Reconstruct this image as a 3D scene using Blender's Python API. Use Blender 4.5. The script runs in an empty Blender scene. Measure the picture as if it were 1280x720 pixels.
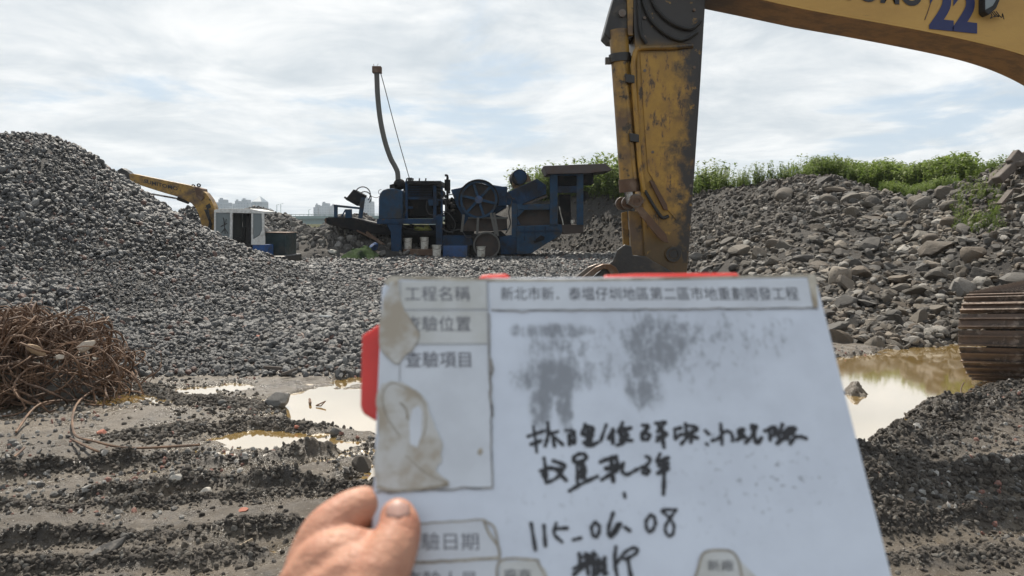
import bpy, bmesh, math, random
import numpy as np
from mathutils import Vector, Matrix, Euler
random.seed(7); rng = np.random.default_rng(7)
R = math.radians
scene = bpy.context.scene
# ---------------------------------------------------------------- camera
PITCH = R(5.06); CAMZ = 1.6
cam_d = bpy.data.cameras.new('camera'); cam = bpy.data.objects.new('camera', cam_d)
scene.collection.objects.link(cam); scene.camera = cam
cam.location = (0, 0, CAMZ); cam.rotation_euler = (R(90) - PITCH, 0, 0)
cam_d.lens = 27; cam_d.sensor_width = 36; cam_d.clip_start = 0.02; cam_d.clip_end = 12000
cam_d.dof.use_dof = True; cam_d.dof.focus_distance = 11; cam_d.dof.aperture_fstop = 9.5
# ---------------------------------------------------------------- sky, sun, exposure
SUN_EL, SUN_AZ = R(52), R(-15)          # azimuth from +Y, negative is to the left
sdir = Vector((math.sin(SUN_AZ) * math.cos(SUN_EL), math.cos(SUN_AZ) * math.cos(SUN_EL), math.sin(SUN_EL)))
world = bpy.data.worlds.new('World'); scene.world = world; world.use_nodes = True
wt = world.node_tree; wt.nodes.clear()
def wn(t, **k):
    n = wt.nodes.new(t)
    for a, b in k.items(): setattr(n, a, b)
    return n
def wmath(op, a, b=None):
    n = wn('ShaderNodeMath', operation=op)
    for i, v in enumerate((a, b)):
        if v is None: continue
        if isinstance(v, (int, float)): n.inputs[i].default_value = v
        else: wt.links.new(v, n.inputs[i])
    return n.outputs[0]
tc = wn('ShaderNodeTexCoord'); sep = wn('ShaderNodeSeparateXYZ'); wt.links.new(tc.outputs['Generated'], sep.inputs[0])
zz = wmath('ADD', wmath('MAXIMUM', sep.outputs[2], 0.0), 0.13)
cmb = wn('ShaderNodeCombineXYZ')
wt.links.new(wmath('DIVIDE', sep.outputs[0], zz), cmb.inputs[0]); wt.links.new(wmath('DIVIDE', sep.outputs[1], zz), cmb.inputs[1])
def wnoise(scale, detail, rough, off=0.0, dist=0.0):
    mp = wn('ShaderNodeMapping'); mp.inputs['Location'].default_value = (off, off * .7, off)
    wt.links.new(cmb.outputs[0], mp.inputs[0])
    n = wn('ShaderNodeTexNoise'); n.inputs['Scale'].default_value = scale; n.inputs['Detail'].default_value = detail
    n.inputs['Roughness'].default_value = rough; n.inputs['Distortion'].default_value = dist
    wt.links.new(mp.outputs[0], n.inputs['Vector']); return n.outputs['Fac']
def wramp(fac, a, b, v0=0., v1=1.):
    m = wn('ShaderNodeMapRange', interpolation_type='SMOOTHSTEP')
    for i, v in enumerate((a, b, v0, v1)): m.inputs[i + 1].default_value = v
    wt.links.new(fac, m.inputs[0]); return m.outputs[0]
sky = wn('ShaderNodeTexSky', sky_type='NISHITA', sun_disc=False)
sky.sun_elevation = SUN_EL; sky.sun_rotation = SUN_AZ; sky.air_density = 1.4; sky.dust_density = 2.0
cover = wramp(wnoise(0.9, 9, .58, 3.1, .3), .34, .50)
shade = wramp(wnoise(1.5, 10, .62, 11.3, .4), .30, .72, 0.0, 1.0)
ccol = wn('ShaderNodeMix', data_type='RGBA'); wt.links.new(shade, ccol.inputs[0])
ccol.inputs[6].default_value = (5.0, 5.55, 6.0, 1); ccol.inputs[7].default_value = (8.7, 8.75, 8.7, 1)
# cloud deck thicker and brighter overhead
up = wramp(sep.outputs[2], .25, .9, 1.0, .95)
cup = wn('ShaderNodeVectorMath', operation='SCALE'); wt.links.new(ccol.outputs[2], cup.inputs[0]); wt.links.new(up, cup.inputs['Scale'])
smix = wn('ShaderNodeMix', data_type='RGBA')
bmix = wn('ShaderNodeMix', data_type='RGBA'); bmix.inputs[0].default_value = .8; wt.links.new(sky.outputs[0], bmix.inputs[6]); bmix.inputs[7].default_value = (3.6, 5.0, 6.7, 1)
wt.links.new(wramp(cover, 0, 1, .15, .97), smix.inputs[0]); wt.links.new(bmix.outputs[2], smix.inputs[6]); wt.links.new(cup.outputs[0], smix.inputs[7])
bg = wn('ShaderNodeBackground'); bg.inputs[1].default_value = 0.09; wt.links.new(smix.outputs[2], bg.inputs[0])
wo = wn('ShaderNodeOutputWorld'); wt.links.new(bg.outputs[0], wo.inputs[0])
sun_d = bpy.data.lights.new('sun', 'SUN'); sun_d.energy = 5.0; sun_d.angle = R(0.6); sun_d.color = (1, .92, .80)
sun = bpy.data.objects.new('sun', sun_d); scene.collection.objects.link(sun)
sun.rotation_euler = sdir.to_track_quat('Z', 'Y').to_euler(); sun.location = (0, 0, 30)
vs = scene.view_settings; vs.view_transform = 'Standard'; vs.look = 'None'; vs.exposure = 0.42; vs.gamma = 1; vs.use_curve_mapping = False
scene.cycles.use_denoising = True; scene.cycles.max_bounces = 6; scene.cycles.volume_bounces = 0
scene.cycles.sample_clamp_indirect = 4
# ---------------------------------------------------------------- pixel <-> world
cp, sp = math.cos(PITCH), math.sin(PITCH)
FWD = np.array((0, cp, -sp)); UPV = np.array((0, sp, cp)); F = 960.0; CAM = np.array((0, 0, CAMZ))
def ray(u, v): return (u - 640) / F * np.array((1, 0, 0)) - (v - 360) / F * UPV + FWD
def P(u, v, Y):
    d = ray(u, v); return CAM + d * (Y / d[1])
def G(u, v, z=0.0):
    d = ray(u, v); return CAM + d * ((z - CAMZ) / d[2])
def V(a): return tuple(float(x) for x in a)
# ---------------------------------------------------------------- noise
_T = rng.random((256, 256))
def vnoise(x, y, s=0):
    x = np.asarray(x, float) + s * 17.31; y = np.asarray(y, float) + s * 9.77
    xi = np.floor(x).astype(int); yi = np.floor(y).astype(int); fx = x - xi; fy = y - yi
    fx = fx * fx * (3 - 2 * fx); fy = fy * fy * (3 - 2 * fy)
    a = _T[xi & 255, yi & 255]; b = _T[(xi + 1) & 255, yi & 255]; c = _T[xi & 255, (yi + 1) & 255]; d = _T[(xi + 1) & 255, (yi + 1) & 255]
    return (a * (1 - fx) + b * fx) * (1 - fy) + (c * (1 - fx) + d * fx) * fy * 1.0 - 0.5
def fbm(x, y, sc, o=4, s=0, g=.5):
    r = 0; a = 1; t = 0
    for i in range(o):
        r = r + a * vnoise(x / sc * 2 ** i, y / sc * 2 ** i, s + i * 3); t += a; a *= g
    return r / t * 2
def sstep(a, b, x):
    t = np.clip((x - a) / (b - a), 0, 1); return t * t * (3 - 2 * t)
# ---------------------------------------------------------------- materials
MATS = {}
def rgba(c): return (c[0], c[1], c[2], 1)
class MT:
    """small node-tree builder"""
    def __init__(s, name):
        s.m = bpy.data.materials.new(name); s.m.use_nodes = True; s.t = s.m.node_tree
        s.b = s.t.nodes['Principled BSDF']; s.tc = s.t.nodes.new('ShaderNodeTexCoord'); s.co = s.tc.outputs['Object']
    def n(s, t, **k):
        x = s.t.nodes.new(t)
        for a, b in k.items(): setattr(x, a, b)
        return x
    def L(s, a, b): s.t.links.new(a, b)
    def put(s, inp, v):
        if isinstance(v, bpy.types.NodeSocket): s.L(v, inp)
        elif isinstance(v, (tuple, list)) and len(v) == 3 and inp.type == 'RGBA': inp.default_value = rgba(v)
        else: inp.default_value = v
    def math(s, op, a, b=0.0, clamp=False):
        x = s.n('ShaderNodeMath', operation=op, use_clamp=clamp); s.put(x.inputs[0], a); s.put(x.inputs[1], b); return x.outputs[0]
    def noise(s, scale, detail=4, rough=.55, co=None, vec=None, dist=0):
        x = s.n('ShaderNodeTexNoise'); x.inputs['Scale'].default_value = scale; x.inputs['Detail'].default_value = detail
        x.inputs['Roughness'].default_value = rough; x.inputs['Distortion'].default_value = dist
        c = co or s.co
        if vec:
            mp = s.n('ShaderNodeMapping'); mp.inputs['Scale'].default_value = vec; s.L(c, mp.inputs[0]); c = mp.outputs[0]
        s.L(c, x.inputs['Vector']); return x.outputs['Fac']
    def ramp(s, f, a, b, v0=0., v1=1.):
        x = s.n('ShaderNodeMapRange', interpolation_type='SMOOTHSTEP')
        for i, v in enumerate((a, b, v0, v1)): x.inputs[i + 1].default_value = v
        s.put(x.inputs[0], f); return x.outputs[0]
    def mix(s, f, a, b):
        x = s.n('ShaderNodeMix', data_type='RGBA'); s.put(x.inputs[0], f); s.put(x.inputs[6], a); s.put(x.inputs[7], b); return x.outputs[2]
    def fmix(s, f, a, b):
        x = s.n('ShaderNodeMix', data_type='FLOAT'); s.put(x.inputs[0], f); s.put(x.inputs[2], a); s.put(x.inputs[3], b); return x.outputs[0]
    def attr(s, name): return s.n('ShaderNodeAttribute', attribute_name=name).outputs['Fac']
    def ell(s, cx, cy, rx, ry, soft=1.0):
        sp_ = s.n('ShaderNodeSeparateXYZ'); s.L(s.co, sp_.inputs[0])
        a = s.math('DIVIDE', s.math('SUBTRACT', sp_.outputs[0], cx), rx); b = s.math('DIVIDE', s.math('SUBTRACT', sp_.outputs[1], cy), ry)
        r = s.math('ADD', s.math('MULTIPLY', a, a), s.math('MULTIPLY', b, b))
        return s.math('SUBTRACT', 1.0, s.ramp(r, 1 - soft, 1.0), clamp=True)
    def xyz(s):
        x = s.n('ShaderNodeSeparateXYZ'); s.L(s.co, x.inputs[0]); return x.outputs
    def rnd(s, cols):
        oi = s.n('ShaderNodeObjectInfo'); cr = s.n('ShaderNodeValToRGB'); e = cr.color_ramp.elements
        cr.color_ramp.interpolation = 'CONSTANT'
        k = len(cols)
        while len(e) < k: e.new(.5)
        for i, c in enumerate(cols): e[i].position = i / k; e[i].color = rgba(c)
        s.L(oi.outputs['Random'], cr.inputs[0]); return cr.outputs[0], oi.outputs['Random']
    def bump(s, h, strength=.4, dist=.02):
        x = s.n('ShaderNodeBump'); x.inputs['Strength'].default_value = strength; x.inputs['Distance'].default_value = dist
        s.L(h, x.inputs['Height']); s.L(x.outputs[0], s.b.inputs['Normal'])
    def out(s, col=None, rough=None, metal=None, **k):
        if col is not None: s.put(s.b.inputs['Base Color'], col)
        if rough is not None: s.put(s.b.inputs['Roughness'], rough)
        if metal is not None: s.put(s.b.inputs['Metallic'], metal)
        for a, b in k.items(): s.put(s.b.inputs[a.replace('_', ' ')], b)
        return s.m
def simple(name, col, rough=.6, metal=0., dirt=None, dscale=3., dlo=.45, dhi=.65, dirt2=None, d2scale=12., d2lo=.55, d2hi=.66, bump=.15, bscale=40., **k):
    m = MT(name); c = col; r = rough
    v = m.noise(dscale * 3.1, 5, .6)
    c = m.mix(m.ramp(v, .3, .7), tuple(x * .82 for x in col), tuple(min(1, x * 1.12) for x in col))
    if dirt: c = m.mix(m.ramp(m.noise(dscale, 8, .65), dlo, dhi), c, dirt)
    if dirt2: c = m.mix(m.ramp(m.noise(d2scale, 8, .7), d2lo, d2hi), c, dirt2)
    if bump: m.bump(m.noise(bscale, 5, .6), bump, .01)
    MATS[name] = m.out(c, m.ramp(v, .3, .7, max(.05, rough - .1), min(1, rough + .1)), metal, **k); return MATS[name]
# ---------------------------------------------------------------- mesh helpers
class MB:
    def __init__(s): s.v = []; s.f = []
    def add(s, vs, fs):
        o = len(s.v); s.v += [V(x) for x in vs]; s.f += [tuple(i + o for i in f) for f in fs]; return s
    def prism(s, pts, off):
        """front outline (3-D points) pushed along off"""
        n = len(pts); off = np.array(off, float)
        vs = [np.array(p, float) for p in pts] + [np.array(p, float) + off for p in pts]
        fs = [tuple(range(n)), tuple(range(2 * n - 1, n - 1, -1))] + [(i, i + n, (i + 1) % n + n, (i + 1) % n) for i in range(n)]
        return s.add(vs, fs)
    def px(s, pts, Y, th): return s.prism([P(u, v, Y) for u, v in pts], (0, th, 0))
    def rect(s, u0, v0, u1, v1, Y, th): return s.px([(u0, v0), (u1, v0), (u1, v1), (u0, v1)], Y, th)
    def box(s, c, size, rot=None):
        h = np.array(size) / 2; M = Matrix.Identity(3) if rot is None else Euler(rot).to_matrix()
        vs = [np.array(c) + np.array(M @ Vector((sx * h[0], sy * h[1], sz * h[2]))) for sx in (-1, 1) for sy in (-1, 1) for sz in (-1, 1)]
        return s.add(vs, [(0, 1, 3, 2), (4, 6, 7, 5), (0, 4, 5, 1), (2, 3, 7, 6), (0, 2, 6, 4), (1, 5, 7, 3)])
    def bar(s, a, b, w, h=None):
        a = np.array(a, float); b = np.array(b, float); h = h or w; d = b - a; L = np.linalg.norm(d); d /= L
        r = np.cross(d, (0, 1, 0.001)); r /= np.linalg.norm(r); u = np.cross(r, d)
        vs = [q + r * sx * w / 2 + u * sy * h / 2 for q in (a, b) for sx, sy in ((-1, -1), (1, -1), (1, 1), (-1, 1))]
        return s.add(vs, [(3, 2, 1, 0), (4, 5, 6, 7)] + [(i, (i + 1) % 4, (i + 1) % 4 + 4, i + 4) for i in range(4)])
    def tube(s, pts, r, n=10, cap=True):
        pts = [np.array(p, float) for p in pts]; k = len(pts); rr = r if isinstance(r, (list, tuple)) else [r] * k
        tan = [pts[min(i + 1, k - 1)] - pts[max(i - 1, 0)] for i in range(k)]; tan = [t / (np.linalg.norm(t) + 1e-12) for t in tan]
        ref = np.array((0, 0, 1.)) if abs(tan[0][2]) < .9 else np.array((0, 1., 0)); vs = []
        for i in range(k):
            a = ref - tan[i] * np.dot(ref, tan[i]); a /= np.linalg.norm(a) + 1e-12; b = np.cross(tan[i], a); ref = a
            vs += [pts[i] + rr[i] * (math.cos(2 * math.pi * j / n) * a + math.sin(2 * math.pi * j / n) * b) for j in range(n)]
        fs = [(i * n + j, i * n + (j + 1) % n, (i + 1) * n + (j + 1) % n, (i + 1) * n + j) for i in range(k - 1) for j in range(n)]
        if cap: fs += [tuple(range(n - 1, -1, -1)), tuple((k - 1) * n + j for j in range(n))]
        return s.add(vs, fs)
    def cyl(s, a, b, r, n=24, r1=None): return s.tube([a, b], [r, r if r1 is None else r1], n)
    def disc(s, u, v, Y, rad, th, n=32):
        c = P(u, v, Y); return s.cyl(c, c + np.array((0, th, 0)), rad, n)
    def ring(s, u, v, Y, r0, r1, th, n=40):
        c = P(u, v, Y); vs = []; fs = []
        for i in range(n):
            a = 2 * math.pi * i / n; d = np.array((math.cos(a), 0, math.sin(a)))
            vs += [c + d * r0, c + d * r1, c + d * r1 + (0, th, 0), c + d * r0 + (0, th, 0)]
        for i in range(n):
            j = (i + 1) % n
            fs += [(4 * i + k, 4 * i + (k + 1) % 4, 4 * j + (k + 1) % 4, 4 * j + k) for k in range(4)]
        return s.add(vs, fs)
    def ball(s, c, r, n=12):
        r = np.array(r) if not np.isscalar(r) else np.array((r, r, r)); vs = []; fs = []
        for i in range(n + 1):
            t = math.pi * i / n
            vs += [np.array(c) + r * np.array((math.sin(t) * math.cos(2 * math.pi * j / (2 * n)), math.sin(t) * math.sin(2 * math.pi * j / (2 * n)), math.cos(t))) for j in range(2 * n)]
        m = 2 * n
        fs = [(i * m + j, (i + 1) * m + j, (i + 1) * m + (j + 1) % m, i * m + (j + 1) % m) for i in range(n) for j in range(m)]
        return s.add(vs, fs)
    def build(s, name, mat, parent=None, smooth=False, bevel=0, origin=None):
        o0 = np.array(ROOT.get(parent.name, (0, 0, 0)) if parent else (origin if origin is not None else (0, 0, 0)), float)
        me = bpy.data.meshes.new(name); bm = bmesh.new()
        vv = [bm.verts.new(V(np.array(x) - o0)) for x in s.v]
        for f in s.f:
            try: bm.faces.new([vv[i] for i in f])
            except ValueError: pass
        bmesh.ops.remove_doubles(bm, verts=bm.verts, dist=1e-6)
        bmesh.ops.recalc_face_normals(bm, faces=bm.faces)
        bm.to_mesh(me); bm.free()
        o = bpy.data.objects.new(name, me); scene.collection.objects.link(o)
        me.materials.append(mat)
        if smooth:
            for p in me.polygons: p.use_smooth = True
            me.set_sharp_from_angle(angle=R(38))
        if parent: o.parent = parent; ROOT[o.name] = ROOT[parent.name]
        else: o.location = V(o0); ROOT[o.name] = V(o0)
        if bevel:
            b = o.modifiers.new('bevel', 'BEVEL'); b.width = bevel; b.segments = 2; b.limit_method = 'ANGLE'; b.angle_limit = R(40)
        return o
ROOT = {}
def tag(o, label=None, cat=None, group=None, kind=None):
    if label: o['label'] = label
    if cat: o['category'] = cat
    if group: o['group'] = group
    if kind: o['kind'] = kind
    return o
def thing(name, label, cat, loc=(0, 0, 0), group=None):
    o = bpy.data.objects.new(name, None); scene.collection.objects.link(o); o.location = V(loc); ROOT[o.name] = V(loc)
    o.empty_display_size = .2
    return tag(o, label, cat, group)
def smoothpath(pts, k=8):
    pts = [np.array(p, float) for p in pts]; out = []; n = len(pts)
    for i in range(n - 1):
        p0, p1, p2, p3 = pts[max(i - 1, 0)], pts[i], pts[i + 1], pts[min(i + 2, n - 1)]
        for j in range(k):
            t = j / k; out.append(.5 * ((2 * p1) + (p2 - p0) * t + (2 * p0 - 5 * p1 + 4 * p2 - p3) * t * t + (3 * p1 - p0 - 3 * p2 + p3) * t ** 3))
    out.append(pts[-1]); return out
def raw_mesh(name, verts, faces, mat, smooth=True):
    me = bpy.data.meshes.new(name); me.from_pydata(verts, [], faces); me.update()
    me.materials.append(mat)
    if smooth: me.polygons.foreach_set('use_smooth', [True] * len(me.polygons))
    return me
def grid_mesh(name, xs, ys, hfun, mat, attrs=None, zoff=0):
    X, Y = np.meshgrid(xs, ys); Z = hfun(X, Y) + zoff; nx, ny = len(xs), len(ys)
    co = np.stack([X, Y, Z], -1).reshape(-1, 3).astype(np.float32)
    i = np.arange(nx * ny).reshape(ny, nx); q = np.stack([i[:-1, :-1], i[:-1, 1:], i[1:, 1:], i[1:, :-1]], -1).reshape(-1, 4)
    me = bpy.data.meshes.new(name); me.vertices.add(len(co)); me.vertices.foreach_set('co', co.ravel())
    me.loops.add(q.size); me.loops.foreach_set('vertex_index', q.ravel().astype(np.int32))
    me.polygons.add(len(q)); me.polygons.foreach_set('loop_start', np.arange(0, q.size, 4, dtype=np.int32))
    me.update(calc_edges=True); me.validate()
    me.polygons.foreach_set('use_smooth', np.ones(len(me.polygons), bool)); me.materials.append(mat)
    for k, f in (attrs or {}).items():
        a = me.attributes.new(k, 'FLOAT', 'POINT'); a.data.foreach_set('value', np.asarray(f(X, Y), np.float32).ravel())
    o = bpy.data.objects.new(name, me); scene.collection.objects.link(o); return o
# rocks -----------------------------------------------------------
def rock_mesh(name, sub, mat, seed, cuts=9, dmin=.62, dmax=.92, rough=.06, round_=0):
    r = np.random.default_rng(seed); bm = bmesh.new(); bmesh.ops.create_icosphere(bm, subdivisions=sub, radius=1)
    v = np.array([x.co[:] for x in bm.verts])
    for _ in range(cuts):
        n = r.normal(size=3); n /= np.linalg.norm(n); d = r.uniform(dmin, dmax); k = np.maximum(0, v @ n - d); v = v - np.outer(k, n)
    nn = v / np.linalg.norm(v, axis=1)[:, None]
    f = fbm(v[:, 0] + seed, v[:, 1] + v[:, 2] * .7, .9, 3, seed % 50) + fbm(v[:, 2] + 3 + seed, v[:, 0] - v[:, 1], .45, 2, seed % 31) * .5
    v = v + nn * (f * rough)[:, None]
    v = v * r.uniform(.75, 1.1, 3); v /= np.abs(v).max()
    for x, c in zip(bm.verts, v): x.co = c
    me = bpy.data.meshes.new(name); bm.to_mesh(me); bm.free(); me.materials.append(mat)
    for p in me.polygons: p.use_smooth = True
    me.set_sharp_from_angle(angle=R(24 if not round_ else 60))
    return me
def variants(cname, meshes):
    c = bpy.data.collections.new(cname)
    for i, m in enumerate(meshes):
        o = bpy.data.objects.new(cname + '_shape_%02d' % i, m); c.objects.link(o)
    return c
def scatter(obj_name, pts, rot, scl, idx, coll, base=None, mat=None):
    """ONE object: optional base surface plus instanced pieces at the given points"""
    n = len(pts)
    if base is None:
        me = bpy.data.meshes.new(obj_name); me.vertices.add(n); me.vertices.foreach_set('co', np.asarray(pts, np.float32).ravel()); k0 = 0
        o = bpy.data.objects.new(obj_name, me); scene.collection.objects.link(o)
    else:
        o = base; me = o.data; k0 = len(me.vertices); me.vertices.add(n)
        co = np.zeros((k0 + n) * 3, np.float32); me.vertices.foreach_get('co', co); co[k0 * 3:] = np.asarray(pts, np.float32).ravel(); me.vertices.foreach_set('co', co)
    tot = k0 + n
    def put(nm, typ, arr, fld, w):
        a = me.attributes.new(nm, typ, 'POINT'); full = np.zeros((tot, w), np.float32 if typ != 'INT' else np.int32)
        full[k0:] = np.asarray(arr).reshape(n, w); a.data.foreach_set(fld, full.ravel())
    put('p_rot', 'FLOAT_VECTOR', rot, 'vector', 3); put('p_scl', 'FLOAT_VECTOR', scl, 'vector', 3); put('p_idx', 'INT', idx, 'value', 1)
    put('p_on', 'FLOAT', np.ones(n), 'value', 1); me.update()
    ng = bpy.data.node_groups.new(obj_name + '_scatter', 'GeometryNodeTree')
    ng.interface.new_socket('Geometry', in_out='INPUT', socket_type='NodeSocketGeometry'); ng.interface.new_socket('Geometry', in_out='OUTPUT', socket_type='NodeSocketGeometry')
    N = ng.nodes; gi = N.new('NodeGroupInput'); go = N.new('NodeGroupOutput')
    def na(nm, t):
        x = N.new('GeometryNodeInputNamedAttribute'); x.data_type = t; x.inputs['Name'].default_value = nm; return x.outputs['Attribute']
    ci = N.new('GeometryNodeCollectionInfo'); ci.inputs['Collection'].default_value = coll; ci.inputs['Separate Children'].default_value = True; ci.inputs['Reset Children'].default_value = True
    ip = N.new('GeometryNodeInstanceOnPoints'); ip.inputs['Pick Instance'].default_value = True
    cm = N.new('FunctionNodeCompare'); cm.data_type = 'FLOAT'; cm.operation = 'GREATER_THAN'; cm.inputs[1].default_value = .5
    er = N.new('FunctionNodeEulerToRotation'); jg = N.new('GeometryNodeJoinGeometry')
    l = ng.links.new
    l(gi.outputs[0], ip.inputs['Points']); l(na('p_on', 'FLOAT'), cm.inputs[0]); l(cm.outputs[0], ip.inputs['Selection'])
    l(ci.outputs[0], ip.inputs['Instance']); l(na('p_idx', 'INT'), ip.inputs['Instance Index'])
    l(na('p_rot', 'FLOAT_VECTOR'), er.inputs[0]); l(er.outputs[0], ip.inputs['Rotation']); l(na('p_scl', 'FLOAT_VECTOR'), ip.inputs['Scale'])
    if base is not None: l(gi.outputs[0], jg.inputs[0])
    l(ip.outputs[0], jg.inputs[0]); l(jg.outputs[0], go.inputs[0])
    md = o.modifiers.new('scatter', 'NODES'); md.node_group = ng
    return o
def polysdf(poly, X, Y):
    """signed distance to a closed polygon, negative inside"""
    poly = np.asarray(poly, float); d = np.full(X.shape, 1e9); ins = np.zeros(X.shape, bool); n = len(poly)
    for i in range(n):
        a = poly[i]; b = poly[(i + 1) % n]; e = b - a
        t = np.clip(((X - a[0]) * e[0] + (Y - a[1]) * e[1]) / (e @ e + 1e-12), 0, 1)
        d = np.minimum(d, np.hypot(X - a[0] - t * e[0], Y - a[1] - t * e[1]))
        c = ((a[1] > Y) != (b[1] > Y)) & (X < (b[0] - a[0]) * (Y - a[1]) / (b[1] - a[1] + 1e-12) + a[0]); ins ^= c
    return np.where(ins, -d, d)
def linedist(pl, X, Y):
    d = np.full(np.shape(X), 1e9)
    for a, b in zip(pl[:-1], pl[1:]):
        e = np.array(b) - np.array(a); t = np.clip(((X - a[0]) * e[0] + (Y - a[1]) * e[1]) / (e @ e), 0, 1)
        d = np.minimum(d, np.hypot(X - a[0] - t * e[0], Y - a[1] - t * e[1]))
    return d
# ================================================================ TERRAIN
def mud_material():
    m = MT('mud'); ridge = m.attr('ridge'); xy = m.xyz()
    n1 = m.noise(1.1, 8, .6); n2 = m.noise(7, 9, .68); n3 = m.noise(45, 6, .7)
    base = m.mix(m.ramp(n1, .35, .65), (.052, .041, .030), (.108, .087, .064))
    base = m.mix(m.ramp(n2, .45, .7), base, (.055, .047, .04))
    base = m.mix(m.ramp(n3, .56, .68), base, (.042, .036, .031))
    base = m.mix(m.ramp(m.noise(70, 3, .6), .63, .7), base, (.33, .31, .28))
    wet = m.ramp(m.math('ADD', ridge, m.math('MULTIPLY', m.math('SUBTRACT', n2, .5), .9)), .05, .45)
    base = m.mix(m.math('MULTIPLY', wet, .85), base, (.028, .023, .019))
    gd = m.n('ShaderNodeVectorMath', operation='LENGTH'); m.L(m.co, gd.inputs[0]); farf = m.ramp(gd.outputs['Value'], 40.0, 75.0)
    base = m.mix(farf, base, m.mix(m.ramp(m.noise(.06, 5, .6), .4, .6), (.045, .06, .028), (.085, .085, .05)))
    shore = m.attr('shore')
    base = m.mix(m.math('MULTIPLY', shore, .6), base, (.11, .085, .055))
    rough = m.fmix(m.ramp(m.noise(3.3, 6, .6), .40, .6), .27, .85)
    rough = m.fmix(m.math('MULTIPLY', shore, .9), rough, .14)
    h = m.math('ADD', m.noise(28, 9, .72), m.math('MULTIPLY', m.noise(110, 5, .7), .5))
    m.bump(h, .75, .022)
    return m.out(base, m.fmix(farf, rough, 1.0), Specular_IOR_Level=m.fmix(farf, .5, 0.0))
mat_mud = mud_material()
def gp(pts): return [G(u, v)[:2] for u, v in pts]
RIDGES = [(gp([(-160, 606), (-60, 600), (19, 592), (120, 580), (230, 570), (300, 577), (400, 562), (470, 552), (640, 545)]), .075, .075),
          (gp([(100, 620), (200, 607), (300, 600), (380, 606), (440, 606), (640, 594)]), .08, .06),
          (gp([(115, 628), (210, 626), (300, 619), (430, 611), (600, 605)]), .05, .045),
          (gp([(-90, 684), (40, 674), (100, 670), (170, 674), (230, 670), (290, 664), (370, 656)]), .055, .055),
          (gp([(-90, 716), (60, 710), (150, 702), (240, 704), (320, 692)]), .05, .045),
          (gp([(-60, 632), (40, 630), (100, 633)]), .03, .035),
          (gp([(440, 592), (520, 585), (700, 580)]), .08, .09),
          (gp([(1050, 590), (1100, 560), (1160, 530), (1230, 505), (1330, 490)]), .13, .30),
          (gp([(1060, 622), (1150, 607), (1290, 592), (1420, 580)]), .09, .12),
          (gp([(1070, 660), (1160, 650), (1300, 640), (1420, 630)]), .07, .08),
          (gp([(1090, 700), (1200, 694), (1340, 688)]), .035, .06),
          (gp([(150, 545), (230, 535), (330, 528), (400, 530)]), .035, .10),
          (gp([(170, 482), (260, 500), (340, 505), (420, 510)]), .03, .10)]
PUDDLES = [(gp([(890, 470), (1010, 446), (1090, 441), (1120, 432), (1192, 414), (1250, 420), (1300, 450), (1260, 486), (1190, 500), (1135, 525), (1085, 560), (1060, 585), (980, 575), (900, 540)]), .16),
           (gp([(333, 497), (395, 484), (470, 478), (600, 468), (720, 480), (720, 530), (600, 560), (520, 556), (455, 536), (418, 528), (372, 524), (345, 512)]), .13),
           (gp([(250, 546), (310, 536), (365, 536), (430, 545), (500, 556), (430, 560), (330, 554)]), .115),
           (gp([(380, 604), (430, 584), (500, 574), (600, 566), (640, 590), (520, 602), (440, 603)]), .115),
           (gp([(90, 502), (150, 489), (210, 479), (300, 474), (345, 478), (260, 490), (190, 500)]), .052),
           (gp([(370, 478), (430, 468), (500, 462), (600, 458), (600, 470), (470, 478)]), .08),
           (gp([(230, 690), (290, 684), (350, 680), (330, 690)]), .035),
           (gp([(180, 596), (300, 588), (390, 592), (300, 595)]), .03)]
ISLAND = [(G(1074, 488), .17, .13), (G(1060, 484), .15, .10), (G(1234, 482), .2, .1)]
WATER_Z = -.037
def ridge_f(X, Y):
    r = np.zeros(np.shape(X))
    for pl, a, w in RIDGES:
        d = linedist(pl, X, Y); r = np.maximum(r, np.exp(-(d / w) ** 2) * np.clip(.75 + .9 * fbm(X, Y, .35, 3, 5), 0.1, 1.5))
    return np.clip(r, 0, 1.4)
def ground_h(X, Y):
    X = np.asarray(X, float); Y = np.asarray(Y, float)
    near = sstep(40, 14, np.hypot(X, Y)); far = 1 - near
    z = near * (.028 * fbm(X, Y, 1.6, 4, 1) + .014 * fbm(X, Y, .35, 4, 2) + .013 * fbm(X, Y, .11, 5, 3, .7)) - .005
    z = z + far * .15 * fbm(X, Y, 30, 3, 8) * 0
    for pl, a, w in RIDGES:
        d = linedist(pl, X, Y) + .05 * fbm(X, Y, .25, 3, 9)
        prof = np.exp(-(d / w) ** 2) - .35 * np.exp(-((d - 2.1 * w) / w) ** 2) * (w < .1)
        z = z + a * prof * (np.clip(.75 + 1.1 * fbm(X, Y, .35, 4, 6), .08, 1.8) + .55 * fbm(X, Y, .07, 3, 14, .7)) * near
    for poly, dep in PUDDLES:
        s = polysdf(poly, X, Y) + .22 * fbm(X, Y, .5, 5, 12, .65) + .09 * fbm(X, Y, .13, 3, 19)
        z = z - dep * sstep(.14, -.22, s)
    for c, r, h in ISLAND:
        z = z + h * np.exp(-(((X - c[0]) / r) ** 2 + ((Y - c[1]) / (r * 1.3)) ** 2)) * (1 + .5 * fbm(X, Y, .1, 3, 4))
    return z
def shore_f(X, Y): return sstep(.055, -.01, ground_h(X, Y) - WATER_Z)
def spread(a, b, step, far, g):
    mid = list(np.arange(a, b, step)); hi = []; x = b; s = step
    while x < far[1]: hi.append(x); s *= g; x += s
    lo = []; x = a; s = step
    while x > far[0]: s *= g; x -= s; lo.append(x)
    return np.array(lo[::-1] + mid + hi)
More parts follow.
